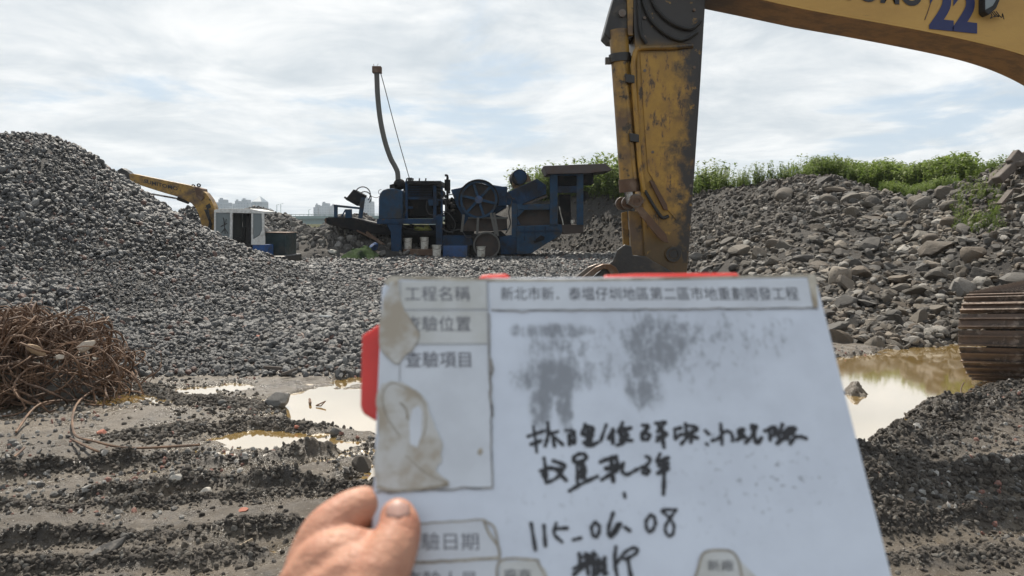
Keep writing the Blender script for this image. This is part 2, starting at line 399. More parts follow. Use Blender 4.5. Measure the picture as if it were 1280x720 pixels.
ground = grid_mesh('ground', spread(-4.2, 5.4, .0135, (-1500, 1500), 1.22), np.concatenate([np.array([-60, -20, -6, -2, 0, 1.5]), spread(2.9, 9.2, .0135, (2.85, 1500), 1.16)]),
                   ground_h, mat_mud, {'ridge': ridge_f, 'shore': shore_f})
tag(ground, kind='structure')
# water -----------------------------------------------------------
mw = MT('muddy_water')
wb = mw.mix(mw.ramp(mw.noise(1.3, 5, .6), .35, .65), (.40, .255, .075), (.46, .31, .11))
mw.bump(mw.noise(9, 3, .5, vec=(1, .5, 1)), .04, .004)
mat_water = mw.out(wb, .25, Specular_IOR_Level=0.0)
_lw = mw.n('ShaderNodeLayerWeight'); _lw.inputs['Blend'].default_value = .5; _gl = mw.n('ShaderNodeBsdfGlossy'); _gl.inputs['Roughness'].default_value = .05; _gl.inputs['Color'].default_value = (1, .985, .95, 1); _mx = mw.n('ShaderNodeMixShader')
mw.L(mw.b.inputs['Normal'].links[0].from_socket, _gl.inputs['Normal']); mw.L(mw.ramp(_lw.outputs['Facing'], 0, .95, .03, .86), _mx.inputs[0]); mw.L(mw.b.outputs[0], _mx.inputs[1]); mw.L(_gl.outputs[0], _mx.inputs[2]); mw.L(_mx.outputs[0], mw.t.nodes['Material Output'].inputs[0])
for nm, (x0, y0, x1, y1) in {'puddle_water': (1.0, 4.4, 6.6, 11.0), 'puddle_water_': (-5.4, 3.5, .9, 9.2)}.items():
    b = MB(); b.add([(x0, y0, WATER_Z), (x1, y0, WATER_Z), (x1, y1, WATER_Z), (x0, y1, WATER_Z)], [(0, 1, 2, 3)])
    tag(b.build('puddle_water', mat_water), kind='structure')
# ---------------------------------------------------------------- stone materials
def stone_mat(name, cols, rough=.8, bscale=14, dust=(.2, .19, .175)):
    m = MT(name); c, rv = m.rnd(cols)
    n = m.noise(2.2, 8, .65); c = m.mix(m.ramp(n, .4, .7, 0, .6), c, dust)
    n2 = m.noise(9, 6, .7); c = m.mix(m.ramp(n2, .5, .72, 0, .6), c, (.055, .05, .045))
    m.bump(m.noise(bscale * .35, 8, .7), .5, .05)
    return m.out(c, rough, Specular_IOR_Level=.4)
GREY = [(0.0775, 0.0794, 0.0806), (0.1023, 0.1042, 0.1066), (0.0558, 0.057, 0.0608), (0.124, 0.124, 0.1209), (0.0682, 0.0651, 0.062), (0.0465, 0.0484, 0.0508), (0.22, 0.215, 0.205), (0.0899, 0.0899, 0.093), (0.062, 0.0608, 0.062), (0.1116, 0.1085, 0.1023)]
mat_gravel = stone_mat('crushed_gravel', GREY + GREY[:6] + GREY[4:] + [(.05, .05, .054), (.14, .14, .14), (.07, .068, .066), (.14, .075, .058), (.04, .04, .042), (.085, .078, .07)], .5, 10, (.095, .092, .088))
mat_rubble = stone_mat('rubble_stone', [(0.0961, 0.0854, 0.0713), (0.1202, 0.1083, 0.0927), (0.0681, 0.061, 0.0541), (0.1402, 0.122, 0.0997), (0.1042, 0.0854, 0.0677), (0.0561, 0.0518, 0.047), (0.2274, 0.1957, 0.1589), (0.0802, 0.0762, 0.0713), (0.0882, 0.0724, 0.057), (0.0721, 0.0671, 0.0641), (0.1243, 0.0991, 0.0748), (0.1001, 0.0953, 0.0891), (0.29, 0.275, 0.25), (0.2, 0.19, 0.175)], .8, 12, (.12, .108, .092))
mat_clod = stone_mat('mud_clod', [(.05, .041, .034), (.068, .056, .045), (.038, .032, .027), (.095, .08, .064), (.055, .046, .038), (.16, .148, .13), (.06, .049, .038), (.12, .102, .082)], .75, 20, (.075, .065, .055))
mat_chip = stone_mat('stone_chip', [(.2, .19, .175), (.13, .125, .12), (.09, .085, .08), (.3, .29, .27), (.42, .40, .37), (.16, .15, .14), (.26, .12, .09), (.11, .105, .1)], .75, 20)
gravel_set = variants('gravel', [rock_mesh('gravel_%d' % i, 2, mat_gravel, 100 + i, 7 if i % 3 else 4, .6, .95, .05) for i in range(12)])
rubble_set = variants('rubble', [rock_mesh('rubble_%d' % i, 2, mat_rubble, 200 + i, 11, .42, .88, .05) for i in range(12)])
clod_set = variants('clod', [rock_mesh('clod_%d' % i, 2, mat_clod, 300 + i, 8, .55, .92, .20) for i in range(10)])
chip_set = variants('chip', [rock_mesh('chip_%d' % i, 1, mat_chip, 400 + i, 6, .5, .9, .06) for i in range(10)])
def rrot(n): return rng.uniform(0, 2 * math.pi, (n, 3))
def rscl(n, lo, hi, flat=.35, power=2.0):
    s = lo + (hi - lo) * rng.random(n) ** power
    return s[:, None] * np.stack([rng.uniform(.75, 1.25, n), rng.uniform(.65, 1.1, n), rng.uniform(flat, .9, n)], 1), s
# ---------------------------------------------------------------- gravel heap and gravel yard
HC = P(30, 275, 17.0)[:2]
_hr = np.array([0, .5, 1.15, 2.04, 2.92, 4.69, 6.5, 8.2, 9.6]); _hz = np.array([3.46, 3.38, 3.08, 2.40, 1.80, .74, .22, .06, 0.0])
def mound(X, Y, c, H, r, p=1.2):
    d = np.hypot(X - c[0], Y - c[1]) / r; return H * np.clip(1 - np.sqrt(d * d + .01) + .1, 0, 1) ** p
MOUNDS = [(P(318, 275, 33)[:2], 2.15, 4.6, 1.15), (P(238, 275, 30)[:2], 2.1, 2.6, 1.1)]
def toe_y(X, Y):
    u = 640 + 960 * X / np.maximum(Y, .1)
    return np.interp(u, [-700, 0, 150, 330, 470, 620, 760, 860, 960], [8.2, 8.2, 8.6, 8.9, 9.1, 9.5, 9.8, 12.5, 15])
def gravel_h(X, Y):
    d = np.hypot(X - HC[0], Y - HC[1]) + .16 * fbm(X, Y, 1.5, 3, 21)
    z = np.interp(d, _hr, _hz) + .10 * fbm(X, Y, .9, 3, 22) * sstep(9, 5, d)
    for c, H, r, p in MOUNDS: z = np.maximum(z, mound(X, Y, c, H, r, p) + .1 * fbm(X, Y, 1.2, 3, 23))
    flat = .035 + .05 * fbm(X, Y, 3.5, 3, 24) + .02 * fbm(X, Y, .5, 3, 25) + .25 * sstep(17, 30, Y) * (.6 + .5 * fbm(X, Y, 6, 2, 29))
    edge = sstep(-.5, .9, Y - toe_y(X, Y) + .7 * fbm(X, Y, 1.2, 4, 26))
    return np.maximum(z, flat) * edge - .16 * (1 - edge)
mg = MT('gravel_bed'); gb = mg.mix(mg.ramp(mg.noise(3, 9, .7), .4, .65), (.026, .025, .025), (.052, .05, .047))
mg.bump(mg.noise(22, 8, .75), .9, .05); mat_gbed = mg.out(gb, .85)
gravel = grid_mesh('gravel', np.arange(-26, 8, .14), np.arange(7.4, 42, .14), gravel_h, mat_gbed)
def area_pts(n, x0, x1, y0, y1):
    return rng.uniform(x0, x1, n), rng.uniform(y0, y1, n)
pp, ss = [], []
for (y0, y1, dens, lo, hi) in ((7.8, 11, 700, .016, .060), (11, 14, 560, .022, .068), (14, 19, 370, .028, .078), (19, 36, 150, .04, .09)):
    xl, xr = -.78 * y1 - .8, .30 * y1
    n = int(dens * (y1 - y0) * (xr - xl)); x, y = area_pts(n, xl, xr, y0, y1)
    k = (x > -.74 * y - .8) & (y > toe_y(x, y) - .9 - .9 * rng.random(n) ** 2); x, y = x[k], y[k]
    z = gravel_h(x, y); z = np.maximum(z, ground_h(x, y)) if y0 < 11 else z
    fz = np.clip(1 + .6 * fbm(x, y, 1.3, 3, 71), .66, 1.45); sc, s = rscl(len(x), lo, hi, .45, 2.0); sc = sc * fz[:, None]; s = s * fz
    pp.append(np.stack([x, y, z + s * rng.uniform(-.2, .9, len(x))], 1)); ss.append(sc)
pp = np.concatenate(pp); ss = np.concatenate(ss)
scatter('gravel', pp, rrot(len(pp)), ss, rng.integers(0, 12, len(pp)), gravel_set, base=gravel)
tag(gravel, 'heap and yard of dark grey crushed gravel', 'gravel', kind='stuff')
# ---------------------------------------------------------------- rubble bank
_bu = [480, 560, 640, 700, 780, 860, 900, 950, 1000, 1040, 1080, 1130, 1180, 1220, 1280, 1340, 1420, 1650]
_bt = [38, 36, 34.5, 33.5, 29, 19, 15, 12.2, 10.8, 10.2, 9.9, 9.8, 10.0, 10.3, 10.4, 10.5, 10.6, 11.5]
_bc = [42, 40, 38.5, 37.5, 33, 27, 25, 24, 22.5, 22, 21, 20, 18, 17, 15.5, 15, 14.5, 15]
_bv = [300, 285, 256, 243, 243, 247, 239, 231, 222, 223, 236, 247, 238, 226, 200, 175, 160, 150]
def bank_prof(X, Y):
    u = 640 + 960 * np.asarray(X) / np.maximum(Y, .1)
    yt = np.interp(u, _bu, _bt); yc = np.interp(u, _bu, _bc); zc = CAMZ + (275 - np.interp(u, _bu, _bv)) / 960 * yc
    return u, yt, yc, zc
def bank_h(X, Y):
    u, yt, yc, zc = bank_prof(X, Y)
    t = (Y - yt) / (yc - yt); tc_ = np.clip(t, 0, 1)
    z = zc * np.where(t < 1, tc_ ** 1.32, 1 - .004 * (Y - yc))
    z = z + (.20 * fbm(X, Y, 1.7, 4, 31) + .08 * fbm(X, Y, .5, 3, 32)) * sstep(0, .2, t) * sstep(1.5, .8, t)
    z = z + .34 * sstep(1.5, 8, Y - yc) * sstep(980, 1060, u) * sstep(1260, 1180, u) + .035 - .3 * sstep(0.03, -.08, t) + .04 * fbm(X, Y, .4, 3, 33) * sstep(-.1, .1, t)
    return z
ms = MT('bank_soil'); sb = ms.mix(ms.ramp(ms.noise(.9, 8, .65), .38, .65), (.024, .021, .019), (.05, .044, .038))
sb = ms.mix(ms.ramp(ms.noise(14, 7, .7), .55, .7), sb, (.07, .062, .053)); ms.bump(ms.noise(9, 9, .75), .9, .08); mat_soil = ms.out(sb, .9)
bank = grid_mesh('hillside', np.arange(-6, 34, .16), np.arange(9.0, 52, .16), bank_h, mat_soil); tag(bank, kind='structure')
# medium and small stones of the bank
pp, ss = [], []
for (y0, y1, dens, lo, hi, pw) in ((9.2, 13, 420, .018, .10, 2.0), (13, 18, 230, .025, .13, 2.1), (18, 28, 100, .035, .14, 2.3), (28, 36, 22, .05, .16, 2)):
    n = int(dens * (y1 - y0) * (.78 * y1 - -0.1 * y1)); x, y = area_pts(n, -.1 * y1, .78 * y1, y0, y1)
    u, yt, yc, zc = bank_prof(x, y); t = (y - yt) / (yc - yt)
    soil = (u < 1010) * sstep(.42, .62, t) * .88 + (u < 880) * .2
    bare = sstep(.05, .45, fbm(x, y, 2.2, 3, 77)) * .75
    k = (rng.random(n) > bare) & (u > 660) & (t > -.05 + .06 * rng.random(n)) & (t < 1.04) & (rng.random(n) > soil) & (x < .75 * y); x, y = x[k], y[k]
    sc, s = rscl(len(x), lo, hi, .4, pw)
    pp.append(np.stack([x, y, bank_h(x, y) + s * rng.uniform(-.15, .4, len(x))], 1)); ss.append(sc)
pp = np.concatenate(pp); ss = np.concatenate(ss)
sc_r = rrot(len(pp)); sc_r[:, :2] = rng.normal(0, .45, (len(pp), 2))
rub = scatter('rubble', pp, sc_r, ss, rng.integers(0, 12, len(pp)), rubble_set)
tag(rub, 'small broken stones covering the grey rubble bank', 'rubble', kind='stuff')
# dark grit and lumps on the bare soil of the bank
n = 26000; y = rng.uniform(17, 38, n); u0_ = rng.uniform(690, 1090, n); x = (u0_ - 640) / 960 * y; u, yt, yc, zc = bank_prof(x, y); t = (y - yt) / (yc - yt)
k = (t > .02) & (t < 1.03) & (rng.random(n) < np.where(u < 890, .9, sstep(.38, .6, t))); x, y = x[k], y[k]; sc, s = rscl(len(x), .015, .13, .4, 3.2)
sl = scatter('soil_debris', np.stack([x, y, bank_h(x, y) + s * .15], 1), rrot(len(x)), sc, rng.integers(0, 10, len(x)), clod_set); tag(sl, 'dark earth lumps and grit on the bare soil of the bank', 'soil', kind='stuff')
# the 300 stones that show largest, each an object
big_meshes = [rock_mesh('stone_%d' % i, 3, mat_rubble, 500 + i, 12 if i % 2 else 9, .42, .86, .05) for i in range(14)]
LBL_STONE = 'one of the many grey angular stones strewn over the rubble bank'
n_big = 0
def put_rock(name, label, cat, x, y, z, s, rot, mesh, group=None):
    o = bpy.data.objects.new(name, mesh); scene.collection.objects.link(o)
    o.location = (float(x), float(y), float(z)); o.scale = tuple(float(a) for a in s); o.rotation_euler = tuple(float(a) for a in rot)
    return tag(o, label, cat, group)
taken = []
tries = 0
while n_big < 285 and tries < 20000:
    tries += 1
    y = 9.6 + 15 * rng.random() ** 1.5; u = rng.uniform(700, 1330); x = (u - 640) / 960 * y
    if u < 1030 and y < 11: continue
    _, yt, yc, zc = bank_prof(x, y); t = float((y - yt) / (yc - yt))
    if t < -.01 or t > .96: continue
    if u < 1010 and t > .45 and rng.random() < .9: continue
    s = .075 + .20 * rng.random() ** 1.7 + .005 * (y - 9)
    if any((x - a) ** 2 + (y - b) ** 2 < (.8 * (s + c)) ** 2 for a, b, c in taken): continue
    taken.append((x, y, s)); z = float(bank_h(x, y))
    put_rock('rubble_stone', LBL_STONE, 'stone', x, y, z + s * .18, (s * rng.uniform(.9, 1.35), s * rng.uniform(.7, 1.1), s * rng.uniform(.5, .9)),
             (rng.normal(0, .3), rng.normal(0, .3), rng.uniform(0, 6.3)), big_meshes[int(rng.integers(14))], 'stones strewn over the rubble bank')
    n_big += 1
# ---------------------------------------------------------------- clods and chips on the mud
pp, ss = [], []
for pl, a, w in RIDGES:
    pl = np.array(pl); L = np.hypot(*np.diff(pl, axis=0).T); n = int(L.sum() * (3600 if w < .1 else 6500))
    seg = rng.choice(len(L), n, p=L / L.sum()); t = rng.random(n)
    p = pl[seg] + (pl[seg + 1] - pl[seg]) * t[:, None]; p = p + rng.normal(0, 1, (n, 2)) * np.where(rng.random(n) < .3, w * 2.0, w * .75)[:, None]
    keep = (.75 + .9 * fbm(p[:, 0], p[:, 1], .35, 3, 5)) > rng.random(n) * .9; p = p[keep]
    sc, s = rscl(len(p), .0022, .024 if w < .1 else .030, .5, 5.0)
    pp.append(np.stack([p[:, 0], p[:, 1], ground_h(p[:, 0], p[:, 1]) + s * .05], 1)); ss.append(sc)
pp = np.concatenate(pp); ss = np.concatenate(ss); ok = pp[:, 2] > WATER_Z - .03; pp, ss = pp[ok], ss[ok]
cl = scatter('mud_debris', pp, rrot(len(pp)), ss, rng.integers(0, 10, len(pp)), clod_set); tag(cl, 'dark wet mud clods along the churned wheel ruts', 'mud', kind='stuff')
n = 85000; y = 3.0 + 6.6 * rng.random(n) ** 1.1; u = rng.uniform(-60, 1340, n); x = (u - 640) / 960 * y
keep = (.35 + 1.1 * fbm(x, y, .8, 4, 41)) > rng.random(n) * .9; x, y = x[keep], y[keep]; z = ground_h(x, y)
keep = z > WATER_Z - .012; x, y, z = x[keep], y[keep], z[keep]
sc, s = rscl(len(x), .0018, .030, .4, 6.5)
ch = scatter('gravel_debris', np.stack([x, y, z + s * .2], 1), rrot(len(x)), sc, rng.integers(0, 10, len(x)), chip_set)
tag(ch, 'loose stone chips scattered over the mud', 'gravel', kind='stuff')
# ---------------------------------------------------------------- weeds on the crest
def leaf_mat(name, c1, c2, c3):
    m = MT(name); c, _ = m.rnd([c1, c2, c3, c2]); c = m.mix(m.ramp(m.noise(1.2, 4), .4, .65, 0, .5), c, c3)
    m.out(c, .6, Specular_IOR_Level=.25)
    tr = m.n('ShaderNodeBsdfTranslucent'); m.L(m.mix(.35, c, (.16, .26, .04)), tr.inputs[0]); mx = m.n('ShaderNodeMixShader'); mx.inputs[0].default_value = .45
    m.L(m.b.outputs[0], mx.inputs[1]); m.L(tr.outputs[0], mx.inputs[2]); m.L(mx.outputs[0], m.t.nodes['Material Output'].inputs[0]); return m.m
mat_weed = leaf_mat('weed_leaf', (.14, .18, .042), (.19, .235, .06), (.10, .14, .034))
mat_stem = leaf_mat('weed_stem', (.10, .12, .04), (.12, .12, .05), (.08, .09, .035))
def weed_mesh(name, seed, h, leaves, blades):
    r = np.random.default_rng(seed); v = []; f = []
    def quad(p, d, n, L, w, droop):
        d = d / np.linalg.norm(d); side = np.cross(d, (0, 0, 1.)); side /= np.linalg.norm(side) + 1e-9; k = len(v)
        for t, ww in ((0, .35), (.35, 1), (.7, .7), (1, .05)):
            c = p + d * L * t - np.array((0, 0, 1)) * droop * L * t * t
            v.append(c - side * w * ww); v.append(c + side * w * ww)
        for i in range(3): f.append((k + 2 * i, k + 2 * i + 1, k + 2 * i + 3, k + 2 * i + 2))
    for b in range(blades):
        a = r.uniform(0, 6.28); base = np.array((r.normal(0, .1), r.normal(0, .1), 0)); lean = np.array((math.cos(a) * r.uniform(.05, .4), math.sin(a) * r.uniform(.05, .4), 1))
        hh = h * r.uniform(.55, 1.0); quad(base, lean, None, hh, .010, .08)
        for l in range(leaves):
            t = r.uniform(.15, 1); p = base + lean / np.linalg.norm(lean) * hh * t; q = r.uniform(0, 6.28)
            quad(p, np.array((math.cos(q), math.sin(q), r.uniform(.1, 1.1))), None, h * r.uniform(.10, .24) * (1.15 - .6 * t), .018 + .012 * r.random(), r.uniform(.1, .6))
    return raw_mesh(name, [V(a) for a in v], f, mat_weed, True)
weed_set = variants('weeds', [weed_mesh('weed_%d' % i, 40 + i, (.8, .6, 1.0, .9, .5, .75)[i % 6], 16, 7) for i in range(9)])
pp, ss = [], []
def crest_pts(n, u0, u1, d0, d1, hs):
    u = rng.uniform(u0, u1, n); uu = np.interp(u, _bu, _bc); y = uu + rng.uniform(d0, d1, n); x = (u - 640) / 960 * y
    pp.append(np.stack([x, y, bank_h(x, y) - .03], 1)); k = hs * rng.uniform(.6, 1.25, n); ss.append(np.stack([k, k, k], 1))
crest_pts(700, 640, 800, -.3, 3.5, 1.25); crest_pts(170, 650, 800, -.3, 3.5, 1.85); crest_pts(50, 800, 862, 0.2, 3.5, 1.2); crest_pts(75, 862, 900, 0.2, 3.5, 1.1); crest_pts(70, 900, 1010, .1, 2.5, .75)
crest_pts(1700, 1010, 1100, 2.5, 9, .85); crest_pts(5200, 1090, 1205, 3, 13, 1.0); crest_pts(900, 1100, 1190, .3, 4, .42); crest_pts(1200, 1195, 1262, 3, 12, .62); crest_pts(120, 1190, 1250, -2.5, 0, .35)
pp = np.concatenate(pp); ss = np.concatenate(ss); rr = rrot(len(pp)); rr[:, :2] = rng.normal(0, .12, (len(pp), 2))
wd = scatter('weeds', pp, rr, ss, rng.integers(0, 9, len(pp)), weed_set); tag(wd, 'dense green weeds along the crest of the rubble bank', 'weeds', kind='stuff')
# tall single plants standing out against the sky
tall = [weed_mesh('tall_weed_%d' % i, 80 + i, 1.0, 26, 2) for i in range(5)]
for u, v_top, d in ((648, 226, 1), (684, 200, 1.5), (702, 204, 1), (713, 196, 2), (735, 196, 1.5), (745, 190, 1), (757, 192, 1.2), (880, 207, 1), (887, 213, 1.5), (918, 213, 1), (951, 212, 1), (979, 216, .5), (1056, 202, 2), (1172, 201, 4), (1104, 208, 3), (1230, 205, 3)):
    y = float(np.interp(u, _bu, _bc)) + d; x = (u - 640) / 960 * y; z = float(bank_h(x, y)) - .05; top = P(u, v_top, y)[2]
    hgt = max(.5, top - z)
    o = bpy.data.objects.new('weed_plant', tall[u % 5]); scene.collection.objects.link(o); o.location = (x, y, z); o.scale = (hgt * .8, hgt * .8, hgt); o.rotation_euler = (0, 0, u)
    tag(o, 'tall thin weed standing out above the crest against the sky', 'weed', 'tall weeds against the sky')
# ---------------------------------------------------------------- city and bridge beyond
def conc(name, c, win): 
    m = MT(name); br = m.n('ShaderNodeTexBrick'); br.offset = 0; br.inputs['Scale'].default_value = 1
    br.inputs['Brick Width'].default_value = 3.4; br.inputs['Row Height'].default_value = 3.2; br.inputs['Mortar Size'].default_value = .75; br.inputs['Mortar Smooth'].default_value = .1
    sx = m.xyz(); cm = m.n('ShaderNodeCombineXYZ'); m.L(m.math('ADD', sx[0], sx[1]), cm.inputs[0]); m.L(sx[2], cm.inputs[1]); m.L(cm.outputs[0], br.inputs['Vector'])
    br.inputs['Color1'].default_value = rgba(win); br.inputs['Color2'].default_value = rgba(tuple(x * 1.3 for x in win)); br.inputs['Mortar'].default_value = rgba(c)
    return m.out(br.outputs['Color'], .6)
mat_tower = conc('hazed_tower_wall', (.19, .25, .32), (.09, .14, .20)); mat_tower2 = conc('hazed_pale_tower_wall', (.22, .28, .34), (.11, .16, .22)); mat_roofc = simple('hazed_flat_roof', (.16, .21, .26))  # blue-grey of distant haze is mixed into these wall and roof colours
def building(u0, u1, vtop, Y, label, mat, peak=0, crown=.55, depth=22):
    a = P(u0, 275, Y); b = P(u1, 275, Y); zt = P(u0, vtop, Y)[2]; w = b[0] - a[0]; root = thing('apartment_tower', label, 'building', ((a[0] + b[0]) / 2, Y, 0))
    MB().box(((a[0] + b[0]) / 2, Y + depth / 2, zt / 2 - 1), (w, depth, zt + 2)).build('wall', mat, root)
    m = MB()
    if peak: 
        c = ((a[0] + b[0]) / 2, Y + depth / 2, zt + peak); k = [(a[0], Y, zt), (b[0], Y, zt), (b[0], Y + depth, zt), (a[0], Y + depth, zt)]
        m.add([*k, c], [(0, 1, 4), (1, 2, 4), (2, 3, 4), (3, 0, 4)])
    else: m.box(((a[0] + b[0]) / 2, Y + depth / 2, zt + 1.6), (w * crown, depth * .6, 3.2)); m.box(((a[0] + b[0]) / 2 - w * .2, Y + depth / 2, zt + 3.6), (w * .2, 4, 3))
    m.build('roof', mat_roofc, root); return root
building(269, 281.5, 253, 820, 'hazy blue tower block left of two others behind the yellow digger', mat_tower)
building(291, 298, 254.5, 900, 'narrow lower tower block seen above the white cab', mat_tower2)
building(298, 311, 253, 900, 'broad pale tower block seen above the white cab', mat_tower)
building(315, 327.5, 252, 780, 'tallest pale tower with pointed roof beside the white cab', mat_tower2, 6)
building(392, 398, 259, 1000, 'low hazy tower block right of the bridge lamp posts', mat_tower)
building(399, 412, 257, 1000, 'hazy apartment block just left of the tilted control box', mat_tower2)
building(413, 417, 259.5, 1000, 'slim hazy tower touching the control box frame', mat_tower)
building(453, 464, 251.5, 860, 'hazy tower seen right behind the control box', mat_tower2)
building(982, 991, 213.5, 900, 'hazy blue tower block peeping over the weedy crest', mat_tower)
building(991, 998, 210.5, 930, 'taller half of the two hazy blue blocks above the weedy crest', mat_tower2)
mat_bridge = simple('bridge_concrete', (.24, .33, .34), .8, bump=0); mat_rail = simple('bridge_railing', (.22, .3, .3), .6, bump=0)
br = thing('road_bridge', 'long pale green concrete road bridge far behind the gravel', 'bridge', P(400, 275, 240))
def span(m, u0, v0, u1, v1, Y, th): m.rect(u0, v0, u1, v1, Y, th)
m = MB(); m.px([(250, 270.5), (560, 269), (560, 272.6), (250, 274)], 240, 12); m.build('deck', mat_bridge, br)
m = MB(); m.px([(250, 274), (560, 272.6), (560, 277), (372, 280.5), (300, 277.5), (250, 280)], 241, 10); m.build('girder', mat_bridge, br)
m = MB(); m.px([(250, 268.2), (560, 266.8), (560, 267.4), (250, 268.9)], 239.7, .15)
for i in range(60): u = 252 + i * 5.1; m.rect(u, 267.6, u + .35, 270.6, 239.7, .15)
m.build('railing', mat_rail, br)
for u in (285, 372, 460, 540): MB().px([(u - 4, 279.5), (u + 4, 279.5), (u + 3, 296), (u - 3, 296)], 242, 7).build('pier', mat_bridge, br)
for u, vt in ((346, 256), (351, 255), (386, 262), (336, 261)):
    o = MB().tube([P(u, 270, 243), P(u, vt, 243), P(u + 3, vt - .5, 243)], .09, 6).build('street_lamp', mat_rail, origin=P(u, 270, 243)); tag(o, 'thin lamp post standing on the distant bridge deck', 'street lamp', 'lamp posts along the bridge')
# ---------------------------------------------------------------- damp summer air
mh = bpy.data.materials.new('haze_air'); mh.use_nodes = True; _t = mh.node_tree; _t.nodes.clear()
_v = _t.nodes.new('ShaderNodeVolumePrincipled'); _v.inputs['Density'].default_value = .0003; _v.inputs['Color'].default_value = (.86, .93, 1, 1); _v.inputs['Anisotropy'].default_value = .2
_o = _t.nodes.new('ShaderNodeOutputMaterial'); _t.links.new(_v.outputs[0], _o.inputs['Volume'])
hz = MB(); hz.box((0, 0, 49), (3060, 3060, 102)); hz = hz.build('haze', mh); tag(hz, kind='stuff')
# ================================================================ MACHINES
# ---------------------------------------------------------------- materials
mat_yel = simple('yellow_paint', (.32, .185, .035), .5, dirt=(.10, .062, .035), dscale=2.6, dlo=.40, dhi=.66, dirt2=(.035, .027, .02), d2scale=7, d2lo=.54, d2hi=.64)
mat_grease = simple('greasy_black_steel', (.018, .017, .017), .45, dirt=(.06, .045, .03), dscale=5, dlo=.5, dhi=.7, bump=.3)
mat_steel = simple('worn_steel', (.13, .11, .095), .45, .6, dirt=(.10, .055, .03), dscale=7)
mat_blk = simple('black_rubber', (.014, .014, .015), .6)
mat_chrome = simple('rod_chrome', (.35, .34, .33), .3, 1.0, dirt=(.1, .07, .05), dscale=4)
mat_rustbrown = simple('rusty_steel', (.10, .058, .038), .75, .2, dirt=(.17, .12, .085), dscale=4, bump=.4)
mat_shoe = simple('muddy_track_steel', (.115, .078, .058), .6, .35, dirt=(.055, .042, .034), dscale=3.5, dlo=.42, dhi=.62, dirt2=(.20, .155, .125), d2scale=8, bump=.5)
mat_num = simple('dark_blue_lettering', (.012, .02, .10), .5, dirt=(.2, .13, .04), dscale=14, dlo=.66, dhi=.72, bump=0)
mat_logo = simple('black_lettering', (.02, .018, .022), .5, bump=0)
mat_glass = MT('dusty_glass').out((.19, .22, .23), .15, Specular_IOR_Level=.5)
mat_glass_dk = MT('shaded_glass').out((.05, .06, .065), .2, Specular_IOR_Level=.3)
mat_white = simple('white_cab_paint', (.62, .62, .60), .45, dirt=(.32, .29, .25), dscale=5, dlo=.5, dhi=.75)
mat_cabblue = simple('blue_band_paint', (.02, .085, .27), .45, dirt=(.05, .06, .08), dscale=6)
OFFX = P(824, 150, 7.25)[0] - 5.9
def arm_mat():
    m = MT('grimy_yellow_arm'); s = m.xyz()
    n = m.noise(3.2, 9, .7); n2 = m.noise(9, 8, .72, vec=(1.5, 1, .6)); n3 = m.noise(1.3, 4, .5)
    c = m.mix(m.ramp(m.noise(6, 6, .6), .35, .7), (.36, .205, .032), (.25, .14, .026))
    # grease that creeps over the top of the arm and down its boom side
    gx = m.math('ADD', s[0], m.math('MULTIPLY', m.math('SUBTRACT', n, .5), .95))
    gz = m.math('ADD', s[2], m.math('MULTIPLY', m.math('SUBTRACT', n3, .5), .5))
    k = m.math('MAXIMUM', m.ramp(gx, .06+OFFX, .26+OFFX), m.ramp(gz, 3.05, 3.3))
    k = m.math('MAXIMUM', k, m.ramp(gz, 1.75, 1.35, 0, .8))
    k = m.math('MAXIMUM', k, m.math('MULTIPLY', m.ramp(n2, .535, .615), .9))
    flake = m.ramp(m.noise(7, 7, .7), .60, .66); k2 = m.math('MULTIPLY', k, m.math('SUBTRACT', 1.0, m.math('MULTIPLY', flake, .75)))
    c = m.mix(k2, c, (.022, .018, .016)); c = m.mix(m.math('MULTIPLY', m.ramp(n2, .5, .57), m.math('SUBTRACT', .5, m.math('MULTIPLY', k2, .5))), c, (.20, .10, .035))
    m.bump(m.noise(22, 6, .65), .25, .01)
    return m.out(c, m.fmix(k2, .5, .42))
mat_arm = arm_mat()
def boom_mat():
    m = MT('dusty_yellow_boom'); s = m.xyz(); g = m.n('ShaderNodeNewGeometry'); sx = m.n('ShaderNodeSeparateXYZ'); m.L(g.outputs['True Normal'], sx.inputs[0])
    under = m.ramp(m.math('MULTIPLY', sx.outputs[2], -1.0), .3, .7)      # faces that point down, tinted browner
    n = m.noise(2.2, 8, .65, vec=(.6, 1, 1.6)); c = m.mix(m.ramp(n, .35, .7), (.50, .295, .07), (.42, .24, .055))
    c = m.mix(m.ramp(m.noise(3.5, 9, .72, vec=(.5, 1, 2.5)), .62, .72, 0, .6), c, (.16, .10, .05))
    mud = m.mix(m.ramp(m.noise(6, 9, .7), .4, .65), (.23, .135, .06), (.10, .06, .035))  # brown tones for the downward faces
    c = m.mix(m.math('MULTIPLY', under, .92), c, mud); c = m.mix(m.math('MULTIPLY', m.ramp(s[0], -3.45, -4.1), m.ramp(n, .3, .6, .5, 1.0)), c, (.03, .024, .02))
    m.bump(m.noise(30, 7, .7), .2, .01); return m.out(c, .48)
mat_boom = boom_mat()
def text_mesh(txt, size, mat, name, extr=.002, bold=0.0, sx=1.0):
    cu = bpy.data.curves.new(name, 'FONT'); cu.body = txt; cu.size = size; cu.extrude = extr; cu.offset = bold; cu.align_x = 'LEFT'; cu.resolution_u = 5
    tmp = bpy.data.objects.new(name + '_src', cu); scene.collection.objects.link(tmp); bpy.context.view_layer.update()
    me = bpy.data.meshes.new_from_object(tmp.evaluated_get(bpy.context.evaluated_depsgraph_get())); bpy.data.objects.remove(tmp); bpy.data.curves.remove(cu)
    n = len(me.vertices); co = np.zeros(n * 3, np.float32); me.vertices.foreach_get('co', co); co = co.reshape(-1, 3)
    me.materials.clear(); me.materials.append(mat); me.name = name
    return me, co
